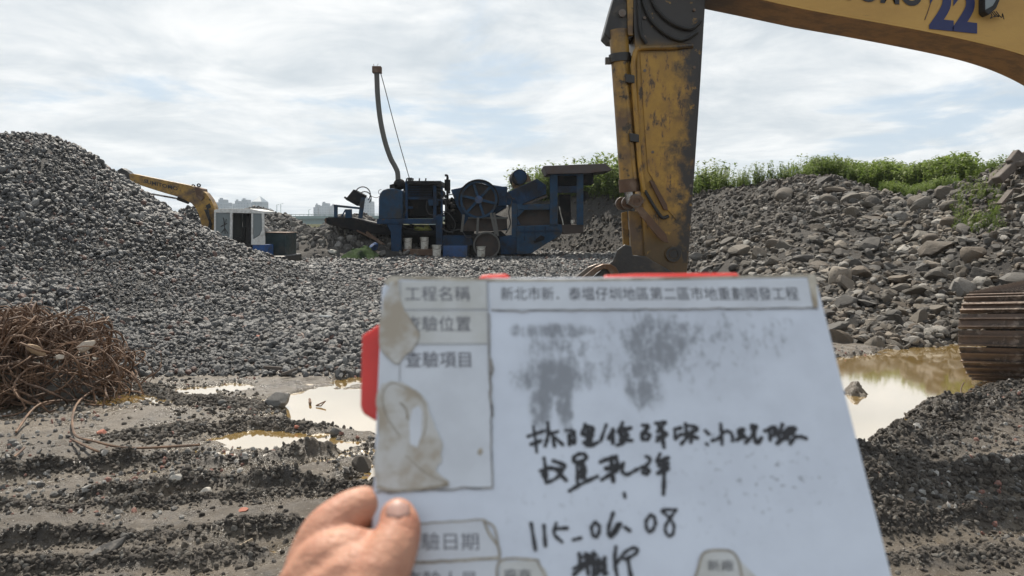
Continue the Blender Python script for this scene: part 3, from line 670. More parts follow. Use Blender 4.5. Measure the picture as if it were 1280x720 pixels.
def place_text(me, co, fit, to_world, parent, name):
    """stretch the flat text into fit=(x0,y0,x1,y1) of a local frame and carry it into the parent's space"""
    mn, mx = co.min(0), co.max(0); x0, y0, x1, y1 = fit
    q = co.copy(); q[:, 0] = x0 + (co[:, 0] - mn[0]) / (mx[0] - mn[0]) * (x1 - x0); q[:, 1] = y0 + (co[:, 1] - mn[1]) / (mx[1] - mn[1]) * (y1 - y0)
    w = np.array([to_world(*p) for p in q]) - np.array(ROOT[parent.name])
    me.vertices.foreach_set('co', w.astype(np.float32).ravel()); me.update()
    o = bpy.data.objects.new(name, me); scene.collection.objects.link(o); o.parent = parent; ROOT[o.name] = ROOT[parent.name]; return o
# ---------------------------------------------------------------- the large excavator
EX0 = np.array((5.9, 8.0, 0)); ex = thing('excavator', 'large yellow excavator whose arm hangs down behind the board, number 22 on its boom', 'excavator', EX0)
YB = 7.15
boom = MB().px([(846, -20), (892, -12), (950, 0), (1020, 15)] + [tuple(q[:2]) for q in smoothpath([(1085, 26.3, 0), (1150, 38.6, 0), (1215, 52, 0), (1260, 63.5, 0), (1300, 78, 0), (1340, 99, 0), (1380, 130, 0), (1430, 180, 0), (1480, 246, 0)], 6)] + [ (1520, 272), (1555, 255), (1560, 215), (1530, 150), (1460, 70), (1400, 0), (1340, -48), (1280, -72), (1200, -88), (1050, -102), (900, -108), (850, -90)], YB, .58)
# one smooth casting with welded flange strips
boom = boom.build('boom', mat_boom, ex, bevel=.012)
boom.data['note'] = 0
m = MB(); m.tube(smoothpath([P(u, v - 1.0, YB - .004) for u, v in [(892, -12), (950, 0), (1020, 15), (1150, 38.6), (1230, 56), (1280, 70), (1320, 88), (1360, 116)]], 5), .007, 6)
m.build('weld_seam', mat_boom, boom, True)
def on_boom(u0, v0, slope, scale):
    def f(x, y, z): return P(u0 + x * scale, v0 + x * scale * slope - y * scale, YB - .006 - z)
    return f
me, co = text_mesh('SUMITOMO', 1, mat_logo, 'lettering', .001, .035); place_text(me, co, (-176, 0, 0, 31), on_boom(1153, 8.5, .09, 1), boom, 'lettering')
me, co = text_mesh('22', 1, mat_num, 'number', .001, .045); place_text(me, co, (0, 0, 60, 57), on_boom(1161.5, 36, .10, 1), boom, 'number')
wl = MB().px([(1231, -18), (1247, -20), (1252, -4), (1246, 10), (1236, 19), (1231, 14)], YB - .10, .10).build('work_light', mat_blk, boom, bevel=.01)
MB().px([(1232, -8), (1242, -10), (1246, -2), (1241, 7), (1232, 12)], YB - .105, .012).build('lens', mat_glass, wl)
m = MB()
for s in range(4): m.tube(smoothpath([P(1236 + s * 3, 14, YB - .05), P(1240 + s * 4, 19 + s, YB - .04), P(1238 + s * 5, 23 - s * 2, YB - .06), P(1246 + s * 3, 18 + 2 * s, YB - .03)], 5), .004, 5)
m.build('cable', mat_blk, wl, True)
# rust crack line on the boom beside the number
MB().tube(smoothpath([P(1170, -12, YB - .003), P(1164, 2, YB - .003), P(1160, 14, YB - .003), P(1156, 25, YB - .003)], 5), .004, 5).build('rust_streak', mat_rustbrown, boom)
# boom cylinders out of frame to the right and machine body
m = MB(); m.cyl(P(1440, 60, YB + .2), np.array((7.9, 8.3, 1.35)), .085, 20); m.build('boom_cylinder', mat_yel, ex, True)
house = MB(); house.box((8.7, 9.0, 1.75), (2.9, 2.7, 1.25)); house = house.build('upper_body', mat_yel, ex, bevel=.06)
cab = MB().box((8.2, 8.05, 2.55), (1.5, .95, 1.7)).build('cab', mat_yel, ex, bevel=.06)
MB().box((8.15, 7.57, 2.75), (1.1, .02, .9)).build('window', mat_glass, cab); MB().box((10.4, 9.0, 1.7), (.6, 2.6, 1.2)).build('counterweight', mat_yel, ex, bevel=.1)
# arm
YA = 7.25
arm = MB().px([(791, -40), (886, -40), (882, 0), (876, 100), (868, 220), (861, 318), (858, 347), (834, 350), (812, 346), (806, 326), (804, 280), (800, 215), (797, 150), (795, 75), (792, 30)], YA, .42).build('arm', mat_arm, ex, bevel=.012)
m = MB(); m.px([(800, 66), (846, 64), (866, 57), (874, 66), (866, 225), (858, 262), (846, 276), (834, 262), (822, 236), (810, 214), (805, 150)], YA - .012, .011); m.build('wear_plate', mat_arm, arm, bevel=.004)
m = MB(); m.px([(778, -40), (793, -40), (795, 12), (792, 46), (784, 52), (762, 49), (755, 42), (757, 34), (764, 8), (770, -12)], YA + .05, .30); m.build('cylinder_bracket', mat_grease, arm, bevel=.012)
MB().disc(778, 16, YA + .02, .035, .34, 20).build('pin', mat_steel, arm, True)
MB().px([(770, -40), (778, -40), (792, -6), (791, 44), (785, 44), (784, 0), (776, -12)], YA + .01, .03).build('bracket_plate', mat_yel, arm, bevel=.004)
YC = 7.33
m = MB(); m.cyl(P(773, 38, YC), P(786.5, 232, YC), .088, 28); cy = m.build('bucket_cylinder', mat_yel, ex, True)
m = MB(); m.cyl(P(786, 224, YC), P(787, 240, YC), .098, 28); m.build('gland', mat_rustbrown, cy, True)
m = MB(); m.cyl(P(774.5, 68, YC), P(775.2, 78, YC), .103, 28); m.px([(786, 69), (798, 71), (798, 79), (786, 79)], YC - .02, .05); m.px([(757, 71.5), (764, 71.5), (764, 79.5), (757, 79.5)], YC - .03, .05); m.build('clamp', mat_grease, cy, True)
MB().cyl(P(786.8, 238, YC), P(789, 254, YC), .05, 24).build('rod', mat_chrome, cy, True)
m = MB(); m.tube(smoothpath([P(u, v, YC - .075) for u, v in [(779, 80), (783, 110), (788, 160), (792, 205), (794, 224)]], 5), .022, 10); m.build('supply_pipe', mat_yel, cy, True)
m = MB(); m.tube(smoothpath([P(u, v, YA - .02) for u, v in [(866, 57), (840, 59), (812, 59.5), (798, 61), (793, 70), (791.5, 90), (794, 130), (797, 170), (801, 215), (806, 240)]], 6), .024, 10); pp_ = m.build('hydraulic_pipe', mat_arm, arm, True)
m = MB(); m.tube(smoothpath([P(u, v, YA + .06) for u, v in [(796, 42), (786, 43), (781, 50), (783, 66), (786, 100), (791, 150), (797, 210), (800, 235)]], 6), .020, 10); m.build('hydraulic_pipe', mat_yel, arm, True)
for u, v in ((787.5, 98), (793, 172)): MB().px([(u - 6, v - 6), (u + 6, v - 4), (u + 6, v + 6), (u - 5, v + 5)], YA - .05, .09).build('pipe_clamp', mat_grease, arm, bevel=.006)
m = MB(); m.tube(smoothpath([P(u, v, YA - .03) for u, v in [(806, 238), (814, 252), (820, 262), (828, 272), (836, 270)]], 5), .016, 8); m.build('hose', mat_blk, arm, True)
MB().px([(812, 226), (817, 226), (834, 256), (835, 263), (830, 262)], YA - .05, .04).build('guard_plate', mat_rustbrown, arm, bevel=.004)
for pl in ([(800, -30), (806, 8), (822, 34), (850, 50), (872, 40)], [(812, -30), (816, 2), (836, 26), (862, 36), (876, 26)], [(797, -30), (799, 10), (801, 40), (808, 54)]):
    MB().tube(smoothpath([P(u, v, YA - .03) for u, v in pl], 6), .017, 8).build('hose', mat_blk, arm, True)
for u, v in ((806, 22), (806, 46), (868, 12), (868, 84), (806, 88), (864, 232), (816, 190)): MB().disc(u, v, YA - .02, .014, .03, 8).build('bolt', mat_steel, arm)
# linkage
for u, v, yy in ((795.6, 251, 7.12), (786, 253.5, 7.36), (778, 254.5, 7.58)):
    lk = MB().disc(u, v, yy, .064, .07, 32).build('link_boss', mat_steel, ex, True, .004); m = MB(); m.ring(u, v, yy - .012, .030, .046, .012); m.disc(u, v, yy - .008, .022, .01, 16); m.build('pin_cap', mat_rustbrown, lk)
m = MB(); m.cyl(P(795.6, 251, 7.14), P(779, 254, 7.62), .036, 20); m.build('link_pin', mat_steel, ex, True)
MB().px([(792, 258), (799, 254), (833, 293), (836, 304), (829, 302), (822, 296)], 7.13, .05).build('side_link', mat_rustbrown, ex, bevel=.006)
MB().px([(786, 264), (801, 264), (804, 290), (808, 322), (790, 322)], 7.30, .06).build('bucket_link', mat_yel, ex, bevel=.006)
MB().px([(777, 266), (784, 264), (788, 318), (780, 318)], 7.52, .06).build('bucket_link', mat_yel, ex, bevel=.006)
hub = MB().disc(842, 318, YA - .03, .078, .48, 36).build('arm_hub', mat_arm, arm, True, .004); m = MB(); m.ring(842, 318, YA - .042, .045, .07, .012); m.build('hub_rim', mat_grease, hub); MB().disc(842, 318, YA - .04, .036, .02, 24).build('hub_pin', mat_grease, hub)
# bucket, mouth towards the machine, resting behind the board
BK = [(742, 346), (766, 326), (771.7, 312.5), (781, 305.5), (789.4, 308), (791, 319), (807, 320), (816, 326), (850, 345), (856, 400), (828, 448), (784, 470), (748, 442), (736, 396)]
m = MB(); m.px(BK, 7.12, .035); m.px([(a + 14 * 0, b) for a, b in BK[0:1] + [(815, 338), (850, 350), (852, 400), (826, 446), (784, 468), (748, 440), (738, 396)]], 7.20, .95); bk = m.build('bucket', mat_grease, ex, bevel=.01)
m = MB()
m.px(BK[1:9], 7.50, .035); m.build('bucket_ear', mat_steel, bk, bevel=.008)
m = MB()
for dy, du in ((0, 0), (.09, -9)):
    pts = [(724, 350), (734, 342), (744, 334), (754, 330), (763, 330), (770, 334), (774, 341), (772, 347), (766, 348), (763, 343), (760, 337), (754, 336), (746, 341), (738, 349), (730, 356)]
    m.px([(u + du, v) for u, v in pts], 7.05 + dy, .05)
m.build('bucket_side_cutter', mat_steel, bk, bevel=.006)
# crawler track
d_ax = np.array((-.74, -.67, -.01)); d_ax /= np.linalg.norm(d_ax); w_ax = np.array((.67, -.74, .10)); w_ax /= np.linalg.norm(w_ax); up_ax = np.cross(w_ax, d_ax); up_ax /= np.linalg.norm(up_ax); d_ax = np.cross(up_ax, w_ax)
def make_track(front_mid, parent):
    Rr = .395; Lr = 2.7; z0 = Rr + .0
    c_f = np.array(front_mid) - d_ax * Rr
    def loop(s):     # arclength along the chain, 0 at the top rear going forward
        half = math.pi * Rr; s = s % (2 * Lr + 2 * half)
        if s < Lr: return -d_ax * (Lr - s) + up_ax * Rr, up_ax, d_ax
        s -= Lr
        if s < half:
            a = s / Rr; n = up_ax * math.cos(a) + d_ax * math.sin(a); return n * Rr, n, d_ax * math.cos(a) - up_ax * math.sin(a)
        s -= half
        if s < Lr: return -d_ax * s - up_ax * Rr, -up_ax, -d_ax
        s -= Lr; a = s / Rr; n = -up_ax * math.cos(a) - d_ax * math.sin(a); return -d_ax * Lr + n * Rr, n, -d_ax * math.cos(a) + up_ax * math.sin(a)
    fr = MB(); fr.prism([c_f + w_ax * -.12 + d_ax * a + up_ax * b for a, b in ((.12, -.2), (.12, .2), (-Lr - .1, .22), (-Lr - .1, -.22))], w_ax * .24)
    for k in (0, -Lr): fr.cyl(c_f + d_ax * k - w_ax * .07, c_f + d_ax * k + w_ax * .07, Rr - .03, 28)
    fr.prism([c_f + w_ax * -.05 + n_ * (Rr - .03) + d_ax * k for n_, k in ((up_ax, 0), (up_ax, -Lr), (-up_ax, -Lr), (-up_ax, 0))], w_ax * .1)
    tr = fr.build('track', mat_grease, parent)
    # one shoe, in a local frame: x across, y along the chain, z outwards
    sh = MB(); sh.box((0, 0, .008), (.58, .150, .016)); 
    for yy, hh in ((-.062, .036), (.022, .030)): sh.box((0, yy, .016 + hh / 2 - .002), (.575, .016, hh))
    proto = sh.build('track_shoe', mat_shoe, bevel=.003); me = proto.data; bpy.data.objects.remove(proto)
    tot = 2 * Lr + 2 * math.pi * Rr; N = 50
    for i in range(N):
        p, n, t = loop(i * tot / N + .03); o = bpy.data.objects.new('track_shoe', me); scene.collection.objects.link(o); o.parent = tr
        y_ax = t / np.linalg.norm(t); z_ax = n; x_ax = np.cross(y_ax, z_ax)
        Mx = Matrix(((x_ax[0], y_ax[0], z_ax[0], 0), (x_ax[1], y_ax[1], z_ax[1], 0), (x_ax[2], y_ax[2], z_ax[2], 0), (0, 0, 0, 1)))
        Mx.translation = Vector(V(c_f + p + n * .004 - np.array(ROOT[parent.name]))); o.matrix_local = Mx
    return tr
Fm = np.array(P(1198, 446, 7.45)); Fm[2] = .43; Fm = Fm + w_ax * .29
make_track(Fm, ex); make_track(Fm + w_ax * 2.2, ex)
cb = Fm + w_ax * 1.1 - d_ax * 1.7; MB().box((cb[0], cb[1], .72), (1.5, 1.5, .5), (0, 0, R(30))).build('undercarriage', mat_grease, ex, bevel=.03)
MB().cyl((cb[0] + .6, cb[1] + .2, .95), (cb[0] + .6, cb[1] + .2, 1.15), .6, 32).build('slewing_ring', mat_grease, ex, True)
# ---------------------------------------------------------------- small excavator behind the heap
Y1 = 24.5; se0 = P(300, 318, Y1 + 1); se0[2] = .3
se = thing('excavator', 'small yellow excavator with white cab half hidden behind the gravel heap', 'excavator', se0)
BM = [(161, 217.5), (166, 217), (200, 224), (239, 232), (250, 236.5), (257.5, 241.5), (263, 249), (267, 257), (269, 266), (268, 290), (255, 290), (251, 278), (248.5, 268), (244.5, 260), (239, 254), (231, 250), (222, 246), (200, 239.5), (175, 231.5), (163, 226.5)]
sb_ = MB().px(BM, Y1, .34).build('boom', mat_yel, se, bevel=.01)
def on_small(x, y, z): return P(180 + x, 228.6 + x * .235 - y, Y1 - .004 - z)
me, co = text_mesh('SUMITOMO', 1, mat_logo, 'lettering', .001, .02); place_text(me, co, (0, 0, 42, 4.8), on_small, sb_, 'lettering')
MB().px([(143.5, 217), (147, 212.5), (152, 209.8), (158, 213), (163, 217.5), (163, 227), (156, 223.5), (150, 220)], Y1 + .02, .30).build('arm_head', mat_grease, se, bevel=.01)
MB().px([(143, 214), (152, 219), (150, 240), (140, 262), (130, 262), (136, 238)], Y1 + .05, .24).build('arm', mat_yel, se, bevel=.01)
m = MB(); m.px([(243, 233), (253, 236), (255, 248), (251, 251), (247, 248), (245, 243)], Y1 - .03, .40); m.build('bracket', mat_rustbrown, sb_, bevel=.01)
m = MB(); m.ring(241.2, 232.4, Y1 + .1, .03, .055, .05, 20); m.ring(248.2, 231.6, Y1 + .1, .03, .06, .05, 20); m.build('lifting_eye', mat_blk, sb_)
m = MB(); m.px([(257, 257), (262, 254), (264, 259), (259, 262)], Y1 - .012, .011); m.build('warning_sign', mat_blk, sb_)
m = MB(); m.cyl(P(190, 242.5, Y1 + .2), P(223, 248.5, Y1 + .2), .028, 12); rodp = m.build('cylinder_rod', mat_chrome, se, True)
MB().cyl(P(222, 248, Y1 + .2), P(236, 253, Y1 + .2), .06, 14).build('boom_cylinder', mat_grease, se, True)
# hoses at boom foot
m = MB()
for k in range(3): m.tube(smoothpath([P(256 + k * 2, 262, Y1 - .06), P(260 + k, 272, Y1 - .1), P(262 + k, 280, Y1 - .08), P(258 + 2 * k, 290, Y1 - .05)], 5), .022, 7)
m.build('hose', mat_blk, se, True)
# cab
YCAB = 24.0; Dc = 1.15
cabr = MB(); U0, U1, VT, VB = 267.5, 329.5, 262.5, 320
cabr.px([(U0, 262.5), (275, 261), (312, 260.8), (329.5, 264), (329.5, 267), (U0, 265.5)], YCAB, Dc)           # roof
cabr.rect(U0, 265.6, 269.6, 320, YCAB, .07); cabr.px([(287.6, 265.6), (290.6, 265.6), (289.6, 305), (286.4, 305)], YCAB, .07); cabr.rect(314.0, 265.6, 316.2, 306, YCAB, .07); cabr.px([(326.8, 266.5), (329.4, 267), (330.5, 296), (330.5, 306), (315.9, 306), (315.9, 299.5), (324.5, 294), (327.6, 287)], YCAB, .08)
cabr.rect(U0, 265.6, 269.6, 320, YCAB + Dc - .07, .07); cabr.rect(287.5, 265.6, 290, 320, YCAB + Dc - .07, .07); cabr.rect(327.2, 265.6, 329.5, 306, YCAB + Dc - .07, .07)
cabr.px([(U0 + 2.2, 303), (286.6, 303), (286.6, 320), (U0 + 2.2, 320)], YCAB + .01, .06)
cabr = cabr.build('cab', mat_white, se, bevel=.006)
MB().rect(315.8, 306.2, 330.6, 320.5, YCAB - .003, .9).build('cab_skirt', mat_cabblue, cabr, bevel=.006)
MB().rect(269.4, 266, 287.6, 303, YCAB + .03, .012).build('window', mat_glass, cabr)
MB().px([(316.4, 266.5), (326.6, 267), (327.4, 287), (324, 293.4), (316.4, 298.5)], YCAB + .03, .012).build('window', mat_glass, cabr)
MB().rect(290, 266, 303, 300, YCAB + Dc - .05, .012).build('window', mat_glass_dk, cabr); MB().rect(303.5, 266, 327, 300, YCAB + Dc - .05, .012).build('window', mat_glass_dk, cabr)
m = MB(); m.rect(290.5, 306, 314, 320, YCAB + .1, .9); m.rect(301, 284, 306.5, 305, YCAB + .5, .5); m.px([(293, 296), (302, 298), (302, 306), (292, 306)], YCAB + .45, .5); m.px([(307.5, 266), (312.5, 266), (312.5, 312), (306, 312)], YCAB + .35, .5); m.build('seat', mat_blk, cabr, bevel=.02)
m = MB(); 
for pl in ([(279, 272), (281, 280), (283, 274)], [(276, 283), (284, 279)], [(280, 276), (281.5, 292)], [(277, 291), (281, 285), (285, 292)]): m.tube([P(u, v, YCAB + .024) for u, v in pl], .012, 6)
m.build('window_marking', mat_grease, cabr)
m = MB(); m.ball(P(284, 304, YCAB + .3), .1, 6)
MB().px([(331.5, 291), (357.6, 291.5), (357.6, 319.5), (332, 319.8)], Y1 + .5, 1.2).build('engine_housing', simple('dark_green_housing', (.02, .04, .045), .4, dirt=(.05, .05, .045), dscale=2), se, bevel=.02)
MB().px([(331.5, 290.2), (358, 290.7), (358, 291.6), (331.5, 291.1)], Y1 + .45, 1.3).build('housing_lid', mat_rustbrown, se, bevel=.01)
MB().rect(262, 320, 356, 336, Y1 - .3, 2.0).build('undercarriage', mat_grease, se, bevel=.05)
# ---------------------------------------------------------------- crushing plant
mat_bl = simple('faded_blue_paint', (.014, .038, .082), .8, dirt=(.018, .02, .026), dscale=1.3, dlo=.42, dhi=.66, dirt2=(.06, .042, .033), d2scale=3.5, d2lo=.58, d2hi=.7, Specular_IOR_Level=.15)
mat_bl2 = simple('dusty_blue_paint', (.020, .048, .09), .8, dirt=(.042, .042, .042), dscale=1.8, dlo=.45, dhi=.7, dirt2=(.055, .036, .028), d2scale=5, d2lo=.58, d2hi=.7, Specular_IOR_Level=.15)
mat_bl3 = simple('bright_blue_paint', (.014, .055, .16), .5, dirt=(.03, .035, .045), dscale=2)
mat_dk = simple('oily_dark_steel', (.010, .0105, .0125), .8, dirt=(.026, .022, .019), dscale=3, Specular_IOR_Level=.12)
mat_brn = simple('rust_brown_plate', (.048, .034, .028), .8, dirt=(.026, .024, .024), dscale=2)
mat_roof = simple('rusty_sheet_roof', (.07, .055, .053), .7, .1, dirt=(.07, .045, .035), dscale=2)
mat_pipe = simple('dull_grey_pipe', (.085, .082, .076), .7)
mat_pail = simple('stained_white_plastic', (.50, .48, .43), .5, dirt=(.25, .22, .18), dscale=5)
YP = 29.5; k = YP / 960
cr = thing('stone_crusher', 'dark blue mobile stone crushing plant with big spoked flywheel and tall bent pipe', 'crusher', (P(580, 318, YP)[0], YP + 1, .25))
# discharge conveyor, left end
cv = MB().px([(407.5, 272), (439, 272.8), (486, 283.5), (545, 292), (545, 296), (486, 293.5), (450, 290.3), (408, 279.5)], YP + .5, .12).build('conveyor_frame', mat_dk, cr, bevel=.01)
MB().px([(407.5, 272), (439, 272.8), (486, 283.5), (545, 292), (545, 296), (486, 293.5), (450, 290.3), (408, 279.5)], YP + 1.5, .12).build('conveyor_frame', mat_dk, cr, bevel=.01)
MB().px([(410, 271.2), (439, 271.6), (486, 282), (545, 290), (545, 291.2), (486, 283.2), (439, 272.8), (410, 272.4)], YP + .62, .86).build('belt', mat_blk, cv)
m = MB(); c = P(409, 275.5, YP + .55); m.cyl(c, c + np.array((0, .9, 0)), .11, 16); m.build('roller', mat_rustbrown, cv, True)
m = MB(); m.bar(P(458, 290, YP + .5), P(489, 313, YP + .45), .10); m.bar(P(470, 291, YP + 1.5), P(495, 312, YP + 1.5), .10); m.bar(P(446, 288, YP + .5), P(470, 300, YP + .5), .06); m.build('strut', mat_rustbrown, cr)
m = MB()
for yy in (YP + .45, YP + 1.45):
    m.rect(417.3, 257, 421.6, 272, yy, .1); m.rect(431.5, 261.5, 439.5, 272.5, yy + .02, .1); m.px([(451, 247), (456, 247), (452.5, 273), (447.5, 273)], yy + .04, .1); m.px([(417, 255.5), (449, 259), (449, 261.6), (417, 258.4)], yy - .03, .16)
m.bar(P(427, 271, YP + .5), P(432, 262, YP + .5), .05)
fb = m.build('belt_drive_frame', mat_bl2, cr, bevel=.006)
bx_ = MB().px([(431.5, 249.3), (441.8, 236.6), (455.6, 244), (446.5, 257.5)], YP + .6, .6).build('control_box', mat_dk, cr, bevel=.02)
m = MB(); m.bar(P(430.5, 246.5, YP + .55), P(448, 256.5, YP + .55), .07); m.build('box_lip', mat_dk, bx_)
m = MB()
for cu, cv_, ra in ((453.5, 243, 9.5), (456, 247.5, 8)):
    m.tube([P(cu + ra * math.cos(a), cv_ - ra * math.sin(a) * 1.0, YP + .7) for a in np.linspace(math.pi * 1.0, -math.pi * .25, 14)], .022, 7)
m.tube(smoothpath([P(463, 244, YP + .7), P(466, 246, YP + .6), P(471, 247, YP + .4), P(475, 245, YP + .3)], 5), .012, 5)
m.tube([P(476 + 3 * math.cos(a), 240 + 3 * math.sin(a), YP + .2) for a in np.linspace(0, 5, 12)], .012, 5)
m.build('hose', mat_blk, cr, True)
# rounded power-pack housing and pipe elbow
MB().px([(473, 274), (473.3, 248), (475, 241.5), (478.5, 237.6), (484, 235.8), (491, 235.2), (501, 237.5), (503, 240), (503, 274)], YP, 1.7).build('tank_housing', mat_bl2, cr, True, .05)
m = MB(); m.px([(487, 231), (493, 229.5), (494, 236.5), (487, 236.5)], YP + .4, .6); m.ball(P(499.5, 230.5, YP + .7), (.24, .24, .22), 10); m.build('pipe_elbow', mat_dk, cr, True)
pipe = MB().tube(smoothpath([P(u, v, YP + .7) for u, v in [(470.8, 89), (471.2, 100), (472.2, 121), (475.3, 149), (481, 176), (488, 197), (494, 208.5), (497, 216), (497.6, 228)]], 8), .098, 18).build('tall_pipe', mat_pipe, cr, True)
m = MB(); m.rect(465, 82.5, 476, 90.5, YP + .55, .3); m.bar(P(467.5, 83, YP + .7), P(467, 80, YP + .7), .02); m.bar(P(471, 83, YP + .7), P(473, 79.5, YP + .7), .015); m.build('pipe_head', mat_rustbrown, pipe, bevel=.01)
m = MB(); m.tube(smoothpath([P(u, v, YP + .72) for u, v in [(476, 92), (481, 110), (490, 145), (500, 182), (508, 210), (512, 224)]], 6), .017, 6); m.px([(509, 222), (515, 222), (514.5, 226.5), (510, 226.5)], YP + .66, .12); m.build('stay_cable', mat_blk, pipe, True)
# engine
m = MB(); m.rect(507.5, 226, 551, 230.5, YP + .2, 1.7); m.px([(541, 226), (552, 229), (552, 233.5), (541, 231)], YP + .15, 1.7); eng = m.build('engine_roof', mat_dk, cr, bevel=.015)
m = MB(); m.rect(504, 230.6, 552, 273, YP + 1.3, .4); m.rect(508, 231, 541, 247, YP + .75, 1.1); m.rect(512, 248, 540, 270, YP + .85, 1.0); m.build('engine_block_and_backing', mat_dk, cr, bevel=.03)  # the wide rear slab is a dark backing added to darken the engine bay
m = MB()
for u0, u1, v0, v1, yy in ((506.5, 509.5, 226, 274, .2), (541.5, 545.5, 229, 276, .25), (551, 553.5, 232, 270, .3), (506.5, 509.5, 226, 274, 1.7), (541.5, 545.5, 229, 276, 1.7)): m.rect(u0, v0, u1, v1, YP + yy, .09)
m.rect(509, 246.5, 544, 249.2, YP + .33, .07); m.rect(544, 268, 556, 271, YP + .3, .08); m.rect(544, 249, 555, 251, YP + .33, .08); m.rect(509, 258, 516, 261, YP + .4, .08)
m.build('engine_frame', mat_bl, cr, bevel=.008)
MB().px([(534.5, 248), (547, 248.5), (547, 257), (536, 257)], YP + .36, .3).build('battery_box', mat_bl2, cr, bevel=.01)
m = MB()
rg = np.random.default_rng(5)
for i in range(26):
    u, v = rg.uniform(541, 570), rg.uniform(240, 292); m.ball(P(u, v, YP + rg.uniform(.5, 1.2)), rg.uniform(.05, .13), 6) if i % 2 else m.cyl(P(u, v, YP + .45), P(u + rg.uniform(-7, 7), v + rg.uniform(-5, 8), YP + rg.uniform(.6, 1.2)), rg.uniform(.03, .08), 10)
m.build('engine_parts', mat_dk, cr, True)
m = MB()
for pl in ([(534, 251), (533, 260), (537, 268), (545, 268)], [(548, 240), (556, 250), (558, 262), (551, 270)], [(545, 236), (553, 238), (556, 246)], [(560, 244), (566, 243), (570, 248)], [(554, 264), (562, 268), (569, 280), (565, 292)]): m.tube(smoothpath([P(u, v, YP + .3) for u, v in pl], 6), .022, 7)
m.build('hose', mat_blk, cr, True)
m = MB(); m.cyl(P(559.3, 238.5, YP + .7), P(559.3, 224.5, YP + .7), .115, 18); m.cyl(P(559.3, 224.5, YP + .7), P(559.5, 221.5, YP + .7), .05, 12); m.tube(smoothpath([P(559.3, 222.5, YP + .7), P(559, 219.5, YP + .7), P(556, 219.2, YP + .7)], 4), .045, 10); m.cyl(P(559.3, 262, YP + .7), P(559.3, 238, YP + .7), .05, 10); m.build('exhaust', mat_dk, cr, True)
# deck and legs
MB().rect(471, 273.5, 546, 280, YP - .02, 1.95).build('deck', mat_bl, cr, bevel=.02)
m = MB(); m.px([(483, 280), (503, 280), (501.5, 288), (501, 318), (489, 318), (488.5, 290)], YP + .02, .35); m.px([(485.5, 318), (504, 318), (503, 324), (486, 324)], YP, .4); m.build('support_leg', mat_bl, cr, bevel=.015)
m = MB(); m.px([(483, 280), (503, 280), (501.5, 288), (501, 318), (489, 318), (488.5, 290)], YP + 1.55, .3); m.build('support_leg', mat_bl, cr, bevel=.015)
MB().px([(544.5, 270), (552.8, 270), (552.8, 312), (545, 312)], YP + .02, .25).build('support_leg', mat_bl, cr, bevel=.015)
MB().rect(504, 311.5, 541, 319.5, YP + .05, 1.6).build('lower_beam', mat_rustbrown, cr, bevel=.015)
MB().px([(506, 288.5), (545, 288.5), (544, 292), (506, 291.5)], YP + .2, 1.5).build('lower_shelf', mat_dk, cr, bevel=.01)
MB().rect(553.5, 307, 584.5, 321.5, YP - .02, 1.2).build('fuel_tank', mat_bl3, cr, bevel=.03)
MB().px([(553, 294.5), (589, 294.5), (592, 307), (553, 307)], YP + .1, 1.3).build('pump_box', mat_bl, cr, bevel=.02)
MB().rect(545, 280, 556, 296, YP + .4, .8).build('gearbox', mat_dk, cr, bevel=.03)
m = MB(); m.rect(504, 281, 592, 322, YP + 1.75, .06); m.rect(556, 248, 582, 282, YP + 1.2, .5); m.px([(577, 262), (592, 268), (592, 300), (575, 300)], YP + .8, .6); m.build('dark_backing', mat_dk, cr, bevel=.01)  # dark sheets added behind the frame so bright ground stays hidden
# jaw body
MB().px([(563.5, 237), (576, 234.5), (584, 230), (616, 231), (634, 234), (633, 259), (618, 268), (633, 272), (634, 288), (590, 289), (579, 286), (577, 268), (571, 258)], YP + .35, 1.5).build('jaw_housing', mat_bl, cr, bevel=.03)
m = MB()
th = [math.radians(a) for a in range(200, -21, -10)]
m.px([(598.3 + 25.5 * math.cos(a), 249.4 - 25.5 * math.sin(a)) for a in th] + [(598.3 + 23.6 * math.cos(a), 249.4 - 23.6 * math.sin(a)) for a in reversed(th)], YP - .12, .34); m.build('wheel_guard', mat_dk, cr)
fw = MB(); fw.ring(598.3, 249.4, YP - .06, 20.6 * k, 23.2 * k, .26, 56); fw = fw.build('flywheel', mat_bl2, cr, True)
m = MB(); m.disc(598.3, 249.4, YP - .10, 4.8 * k, .34, 28); m.build('hub', mat_bl3, fw, True)
for i in range(6):
    a = R(30 + 60 * i + 17); c0 = P(598.3, 249.4, YP + .06); d = np.array((math.cos(a), 0, math.sin(a)))
    MB().bar(c0 + d * 4.4 * k, c0 + d * 21 * k, .10, .13).build('spoke', mat_bl2, fw, bevel=.01)
m = MB(); m.disc(598.3, 249.4, YP + .24, 20.4 * k, .05, 40); m.build('wheel_backing', mat_brn, cr, True)
MB().px([(618.5, 233), (634, 233), (633, 257), (620, 258)], YP + .15, .5).build('side_cover', mat_bl, cr, bevel=.02)
m = MB(); m.px([(579, 283), (579, 289), (620, 289), (634, 285), (633.5, 273), (600, 272), (586, 272)], YP + .26, .08); m.build('body_plate', mat_brn, cr, bevel=.01)
m = MB()
for a, b in (((579.5, 268), (577, 290)), ((597.5, 272), (596.5, 293)), ((613.5, 266), (619.5, 293)), ((617.5, 266), (622.5, 295))): m.bar(P(*a, YP - .05), P(*b, YP - .05), .09, .03)
m.px([(585, 271.2), (635, 271.2), (635, 273.6), (585, 273.6)], YP + .1, .12)
m.build('drive_belt', mat_pipe, cr)
pl = MB(); pl.ring(608.3, 306.7, YP - .08, 15 * k, 16.8 * k, .22, 44); pl = pl.build('pulley', mat_pipe, cr, True); MB().disc(608.3, 306.7, YP + .05, 15 * k, .12, 36).build('pulley_web', mat_brn, pl, True)
